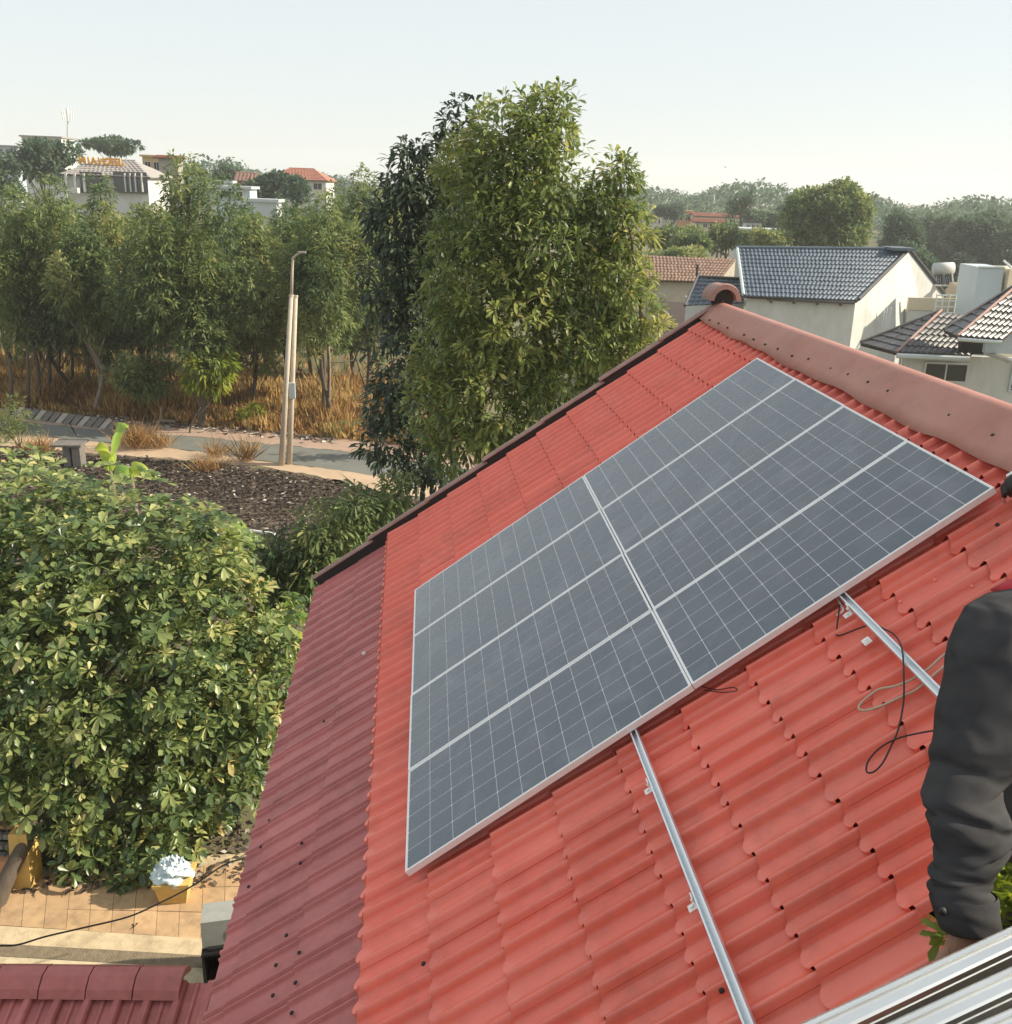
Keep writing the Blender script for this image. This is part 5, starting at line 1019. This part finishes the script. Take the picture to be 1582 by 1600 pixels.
def loft(name, rings, m, parent, seg=44, fold=None, capends=(False, False)):
    v, f = [], []
    for i, (c, ex, ey, a, b_) in enumerate(rings):
        for k, w_ in enumerate(lat(0, seg)):
            d_ = 1 + (fold(i, len(rings), w_) if fold else 0); v.append(c + ex * math.cos(w_) * a * d_ + ey * math.sin(w_) * b_ * d_)
    for i in range(len(rings) - 1):
        for k in range(seg): f.append((i * seg + k, i * seg + (k + 1) % seg, (i + 1) * seg + (k + 1) % seg, (i + 1) * seg + k))
    if capends[0]: f.append(tuple(range(seg))[::-1])
    if capends[1]: f.append(tuple((len(rings) - 1) * seg + k for k in range(seg)))
    o = obj(name, mk(name, v, f, m, True), parent); return o
# sleeve: (left px, right px, py, depth)
slv = [(1640, 1700, 916, 2.12), (1585, 1712, 922, 2.11), (1546, 1718, 930, 2.09), (1514, 1716, 950, 2.06), (1496, 1708, 978, 2.03), (1487, 1698, 1010, 2.00), (1480, 1688, 1045, 1.97), (1471, 1672, 1085, 1.94), (1464, 1650, 1125, 1.91), (1459, 1628, 1160, 1.88), (1456, 1600, 1190, 1.86), (1449, 1580, 1215, 1.84),
       (1444, 1567, 1240, 1.82), (1444, 1570, 1262, 1.80), (1450, 1577, 1284, 1.785), (1458, 1579, 1306, 1.77), (1464, 1578, 1328, 1.76), (1464, 1572, 1344, 1.75), (1452, 1556, 1362, 1.745), (1448, 1550, 1376, 1.735), (1455, 1553, 1396, 1.725), (1459, 1555, 1412, 1.715), (1464, 1557, 1430, 1.71), (1472, 1560, 1452, 1.70)]
rings = []
for i, (x0, x1, y, d_) in enumerate(slv):
    c = cam_pt((x0 + x1) / 2, y, d_); ra_ = (x1 - x0) / 2 * d_ / FPX; rings.append((c, cr, cfw, ra_, ra_ * .72))
fr = []
for i in range(len(rings) - 1):
    for k in range(6):
        t_ = k / 6; A_, B_ = rings[i], rings[i + 1]; fr.append((A_[0] * (1 - t_) + B_[0] * t_, cr, cfw, A_[3] * (1 - t_) + B_[3] * t_, A_[4] * (1 - t_) + B_[4] * t_))
fr.append(rings[-1])
def folds(i, n, w_):
    y = i / n; fo = 0
    # diagonal creases radiating from the elbow, bunching above the cuff
    for (y0, sl_, amp, wd) in ((.47, .040, -.11, .013), (.53, -.050, -.14, .014), (.575, .055, .10, .016), (.61, .05, -.10, .012), (.68, -.045, .08, .016), (.71, -.05, -.13, .012), (.775, .03, .08, .014), (.80, -.03, -.13, .012), (.835, .025, -.10, .010), (.30, .06, -.03, .03), (.20, -.05, .025, .04)):
        fo += amp * math.exp(-((y - y0 - sl_ * math.cos(w_ - .4)) / wd) ** 2) * (.55 + .45 * math.sin(w_ * 2 + y0 * 40))
    fo += .015 * math.sin(w_ * 5 + y * 30) * math.sin(y * 47) + .012 * math.sin(w_ * 3 - y * 60)
    fo += .022 * abs(math.sin(w_ * 2.5 + y * 24)) ** .5 * math.sin(y * 70 + 3 * math.sin(w_ * 2)) * (1 if y > .4 else .35)
    return fo * (1.25 if .40 < y < .86 else .9 if .06 < y < .9 else .15)
loft('jacket_sleeve', fr, M['jacket'], w1, 56, folds, (True, False))
cuff = [(cam_pt(1506, 1398, 1.722), cr, cfw, .0575, .044), (cam_pt(1507, 1404, 1.72), cr, cfw, .0600, .046), (cam_pt(1511, 1428, 1.71), cr, cfw, .0560, .043), (cam_pt(1517, 1450, 1.70), cr, cfw, .0535, .040), (cam_pt(1518, 1453, 1.70), cr, cfw, .0515, .038), (cam_pt(1517, 1440, 1.70), cr, cfw, .047, .034)]
loft('cuff', cuff, M['jacket'], w1, 40)
bt = cam_pt(1473, 1424, 1.685); MB().tube([bt, bt - cfw * .004], [.0075, .0065], 14).build('button', M['dark'], w1, True)
tor = []
for (x0, x1, y, d_, kz) in [(1600, 1790, 900, 2.16, .6), (1570, 1860, 935, 2.16, .7), (1560, 1900, 1000, 2.17, .75), (1572, 1900, 1100, 2.18, .75), (1555, 1890, 1230, 2.16, .75), (1556, 1888, 1325, 2.14, .75), (1566, 1886, 1343, 2.14, .75), (1600, 1880, 1350, 2.13, .72)]:
    r_ = (x1 - x0) / 2 * d_ / FPX; tor.append((cam_pt((x0 + x1) / 2, y, d_ + .10), cr, cfw, r_, r_ * kz))
loft('jacket_body', tor, M['jacket'], w1, 48, lambda i, n, w_: .015 * math.sin(w_ * 4 + i), (True, True))
loft('jacket_sleeve', [(p, np.cross(cfw, a) / np.linalg.norm(np.cross(cfw, a)), cfw, r_, r_ * .9) for p, a, r_ in ((sh2, el2 - sh2, .095), (sh2 * .5 + el2 * .5, el2 - sh2, .08), (el2, wr2 - sh2, .075), (wr2 * .8 + el2 * .2, wr2 - el2, .06))], M['jacket'], w1, 32, None, (True, False))
loft('collar', [(cam_pt(1612, 924, 2.17), cr, cfw, .088, .07), (cam_pt(1628, 912, 2.17), cr, cfw, .080, .065), (cam_pt(1650, 895, 2.17), cr, cfw, .06, .05)], M['redcloth'], w1, 32, lambda i, n, w_: .03 * math.sin(w_ * 6), (True, True))
for a_, k_2, c_ in ((hipl, kn1, an1), (hipr, kn2, an2)): loft('trouser_leg', [(a_, cr, np.array([0, 1., 0]), .105, .11), ((a_ + k_2) / 2, cr, np.array([0, 1., 0]), .095, .10), (k_2, cr, np.array([0, 1., 0]), .08, .085), ((k_2 + c_) / 2, cr, np.array([0, 1., 0]), .072, .075), (c_, cr, np.array([0, 1., 0]), .065, .07)], M['dark'], w1, 28, None, (True, False))
loft('hair', [(head + cdn * .0 + cfw * .0, cr, cfw, .098, .105), (head - cdn * .05, cr, cfw, .10, .108), (head - cdn * .10, cr, cfw, .085, .09), (head - cdn * .135, cr, cfw, .045, .05)], M['hair'], w1, 28, None, (False, True))
# gloved worker at the upper right panel corner
cn_ = P(3.96, -.03, -.02); w2 = thing('person', 'worker in a black fingerless glove gripping the upper right panel corner', 'person', P(4.25, -.75, -.1))
uu, vv, nn3 = MP3 @ np.array([1., 0, 0]), MP3 @ np.array([0, 1., 0]), MP3 @ np.array([0, 0, 1.])
wr3 = P(4.06, -.14, .045); el3 = P(4.22, -.42, .06); sh3 = P(4.30, -.72, .34); ch3 = P(4.42, -.90, .36); pe3 = P(4.62, -1.30, .12); ne3 = P(4.34, -.84, .56); he3 = P(4.30, -.82, .72); s4 = P(4.5, -.98, .40); e4 = P(4.35, -1.2, .22); w4 = P(4.15, -1.25, .0)
pts = [(pe3, .13), (ch3, .14), (ne3, .05), (he3, .09), (he3 + nn3 * .06, .08), (sh3, .06), (el3, .045), (wr3, .032), (s4, .06), (e4, .045), (w4, .03), (P(4.6, -1.2, .02), .085), (P(4.35, -1.5, .05), .06), (P(4.0, -1.75, -.04), .045), (P(4.75, -1.4, .0), .085), (P(4.5, -1.7, .03), .06), (P(4.2, -2.0, -.05), .045)]
edges = [(0, 1), (1, 2), (2, 3), (3, 4), (1, 5), (5, 6), (6, 7), (1, 8), (8, 9), (9, 10), (0, 11), (11, 12), (12, 13), (0, 14), (14, 15), (15, 16)]
hand_pts(pts, edges, 7, wr3, -uu * .8 + vv * .45 - nn3 * .25, -nn3, vv * .8 + uu * .45, .55, 1.15, -1); hand_pts(pts, edges, 10, w4, -uu - nn3 * .3, -nn3, vv, .3)
skin_body('body', pts, edges, M['pinkskin'], w2, cloth=M['navy'], bare=[(he3, .15), (he3 + nn3 * .08, .14), (wr3 - uu * .1, .14), (w4 - uu * .1, .14)])
def face(c, fwd, up, parent, r=.085):
    sd_ = np.cross(fwd, up); n_ = MB(); n_.tube([c + fwd * r * .85 + up * .02, c + fwd * (r + .022) - up * .012], [.008, .013], 8); n_.build('nose', M['skin'], parent, True)
    e_ = MB(); l_ = MB(); h_ = MB()
    for k in (-1, 1):
        e_.tube([c + fwd * r * .86 + sd_ * .032 * k + up * .022, c + fwd * r * 1.0 + sd_ * .030 * k + up * .022], [.011, .006], 8); h_.tube([c + sd_ * k * r * .95 - up * .02, c + sd_ * k * (r + .012) + up * .02], [.018, .014], 8)
    e_.build('eyes', M['hair'], parent, True); h_.build('ears', M['skin'], parent, True); l_.tube([c + fwd * r * .93 - sd_ * .024 - up * .042, c + fwd * r * 1.0 - up * .044, c + fwd * r * .93 + sd_ * .024 - up * .042], .006, 6); l_.build('mouth', M['pinkskin'], parent, True)
f2_ = -uu * .8 + vv * .5; f2_ /= np.linalg.norm(f2_); face(he3 + nn3 * .03, f2_, nn3, w2)
loft('hair', [(he3 + nn3 * .05 - f2_ * .012, uu, vv, .092, .092), (he3 + nn3 * .09 - f2_ * .01, uu, vv, .092, .092), (he3 + nn3 * .13 - f2_ * .005, uu, vv, .075, .075), (he3 + nn3 * .155, uu, vv, .035, .035)], M['hair'], w2, 24, None, (True, True))
f1_ = cfw * .8 - cr * .5; f1_ /= np.linalg.norm(f1_); face(head + cdn * .01, f1_, -cdn, w1)
gp = [(wr3 - (wr3 - el3) * -.0, .036), (wr3 * .6 + (wr3 + (-uu * .8 + vv * .45 - nn3 * .25) * .05) * .4, .042), (wr3 + (-uu * .78 + vv * .44 - nn3 * .22) * .06, .046), (wr3 + (-uu * .78 + vv * .44 - nn3 * .26) * .10, .042), (wr3 + (-uu * .74 + vv * .42 - nn3 * .5) * .125, .03)]
gv = (-uu * .8 + vv * .45 - nn3 * .25); gv /= np.linalg.norm(gv); gs = np.cross(gv, nn3); gs /= np.linalg.norm(gs); gn = np.cross(gs, gv)
loft('glove', [(p, gs, gn, r_ * 1.25, r_ * .85) for p, r_ in gp], M['dark'], w2, 28, lambda i, n, w_: .05 * math.sin(w_ * 4 + i), (True, True))
gd = wr3 + gv * .088
for k, off in enumerate((-.036, -.012, .012, .035)): MB().tube([gd + gs * off - gn * .002, gd + gs * off + gv * .03 - gn * .004, gd + gs * off + gv * .05 - gn * .02], [.0165, .0155, .0145], 10).build('glove_finger', M['dark'], w2, True)
MB().box(wr3 + gv * .055 + gn * .040 + gs * .03, (.035, .022, .006), [gv, gs, gn]).build('glove_tab', M['whiteplastic'], w2)
loft('sleeve', [(wr3 + (el3 - wr3) * t_, np.cross(nn3, el3 - wr3) / np.linalg.norm(np.cross(nn3, el3 - wr3)), nn3, r_, r_) for t_, r_ in ((.12, .058), (.2, .062), (.6, .064), (1.05, .07))], M['navy'], w2, 28, lambda i, n, w_: .05 * math.sin(w_ * 3 + i * 2), (True, True))
loft('shirt', [(sh3, uu, vv, .10, .08), (ch3 + nn3 * .05, uu, vv, .19, .16), (ch3 * .5 + pe3 * .5, uu, vv, .18, .16), (pe3, uu, vv, .17, .16)], M['navy'], w2, 32, None, (True, True))
# balcony the camera stands on (below and behind the frame)
d_, x_, m_ = BAL; t = thing('balcony_platform', 'rendered balcony with terracotta floor and low wall under the spare rails', 'balcony', (.8, -5.2, 0))
M['brownwall'] = mat('brown_wall_paint', (.26, .17, .12), .8, col2=(.20, .13, .09), scale=2, amt=.3)
M['terracotta'] = mat('terracotta_floor', (.22, .12, .08), .8, col2=(.16, .09, .065), scale=3, amt=.2)
A3 = [d_, x_, np.array([0, 0, 1.])]
MB().box(m_ + x_ * .05 - d_ * .1 + (0, 0, -.042 - .12), (3.2, .13, .24), A3).build('wall_top', M['darkcon'], t)  # dark colour puts shade into the gaps between the rails
MB().box(m_ + x_ * 1.6 - d_ * .1 + (0, 0, -.75), (5.5, 3.0, .2), A3).build('floor', M['terracotta'], t)
MB().box(m_ + x_ * 3.2 - d_ * .2 + (0, 0, .75), (5.5, .15, 3.0), A3).build('unseen_back_wall', M['brownwall'], t)  # unseen wall added so the spare rails reflect brown
MB().box([m_[0] + x_[0] * 1.7, m_[1] + x_[1] * 1.7, (m_[2] - .9) / 2], (5.2, 2.6, m_[2] - .9), A3).build('wall', M['cream'], t)
# ------------------------------------------------------------------ thin evening haze
hz = bpy.data.materials.new('haze'); hz.use_nodes = True; hn = hz.node_tree; hn.nodes.remove(hn.nodes['Principled BSDF'])
pv = hn.nodes.new('ShaderNodeVolumePrincipled'); pv.inputs['Color'].default_value = (.93, .95, .97, 1); pv.inputs['Density'].default_value = .0005; pv.inputs['Anisotropy'].default_value = .2
hn.links.new(pv.outputs[0], hn.nodes['Material Output'].inputs['Volume'])
o = obj('haze', mk('haze', *(lambda b: (b.v, b.f))(MB().box((0, 625, 19), (1500, 1800, 40))), hz)); o['kind'] = 'stuff'
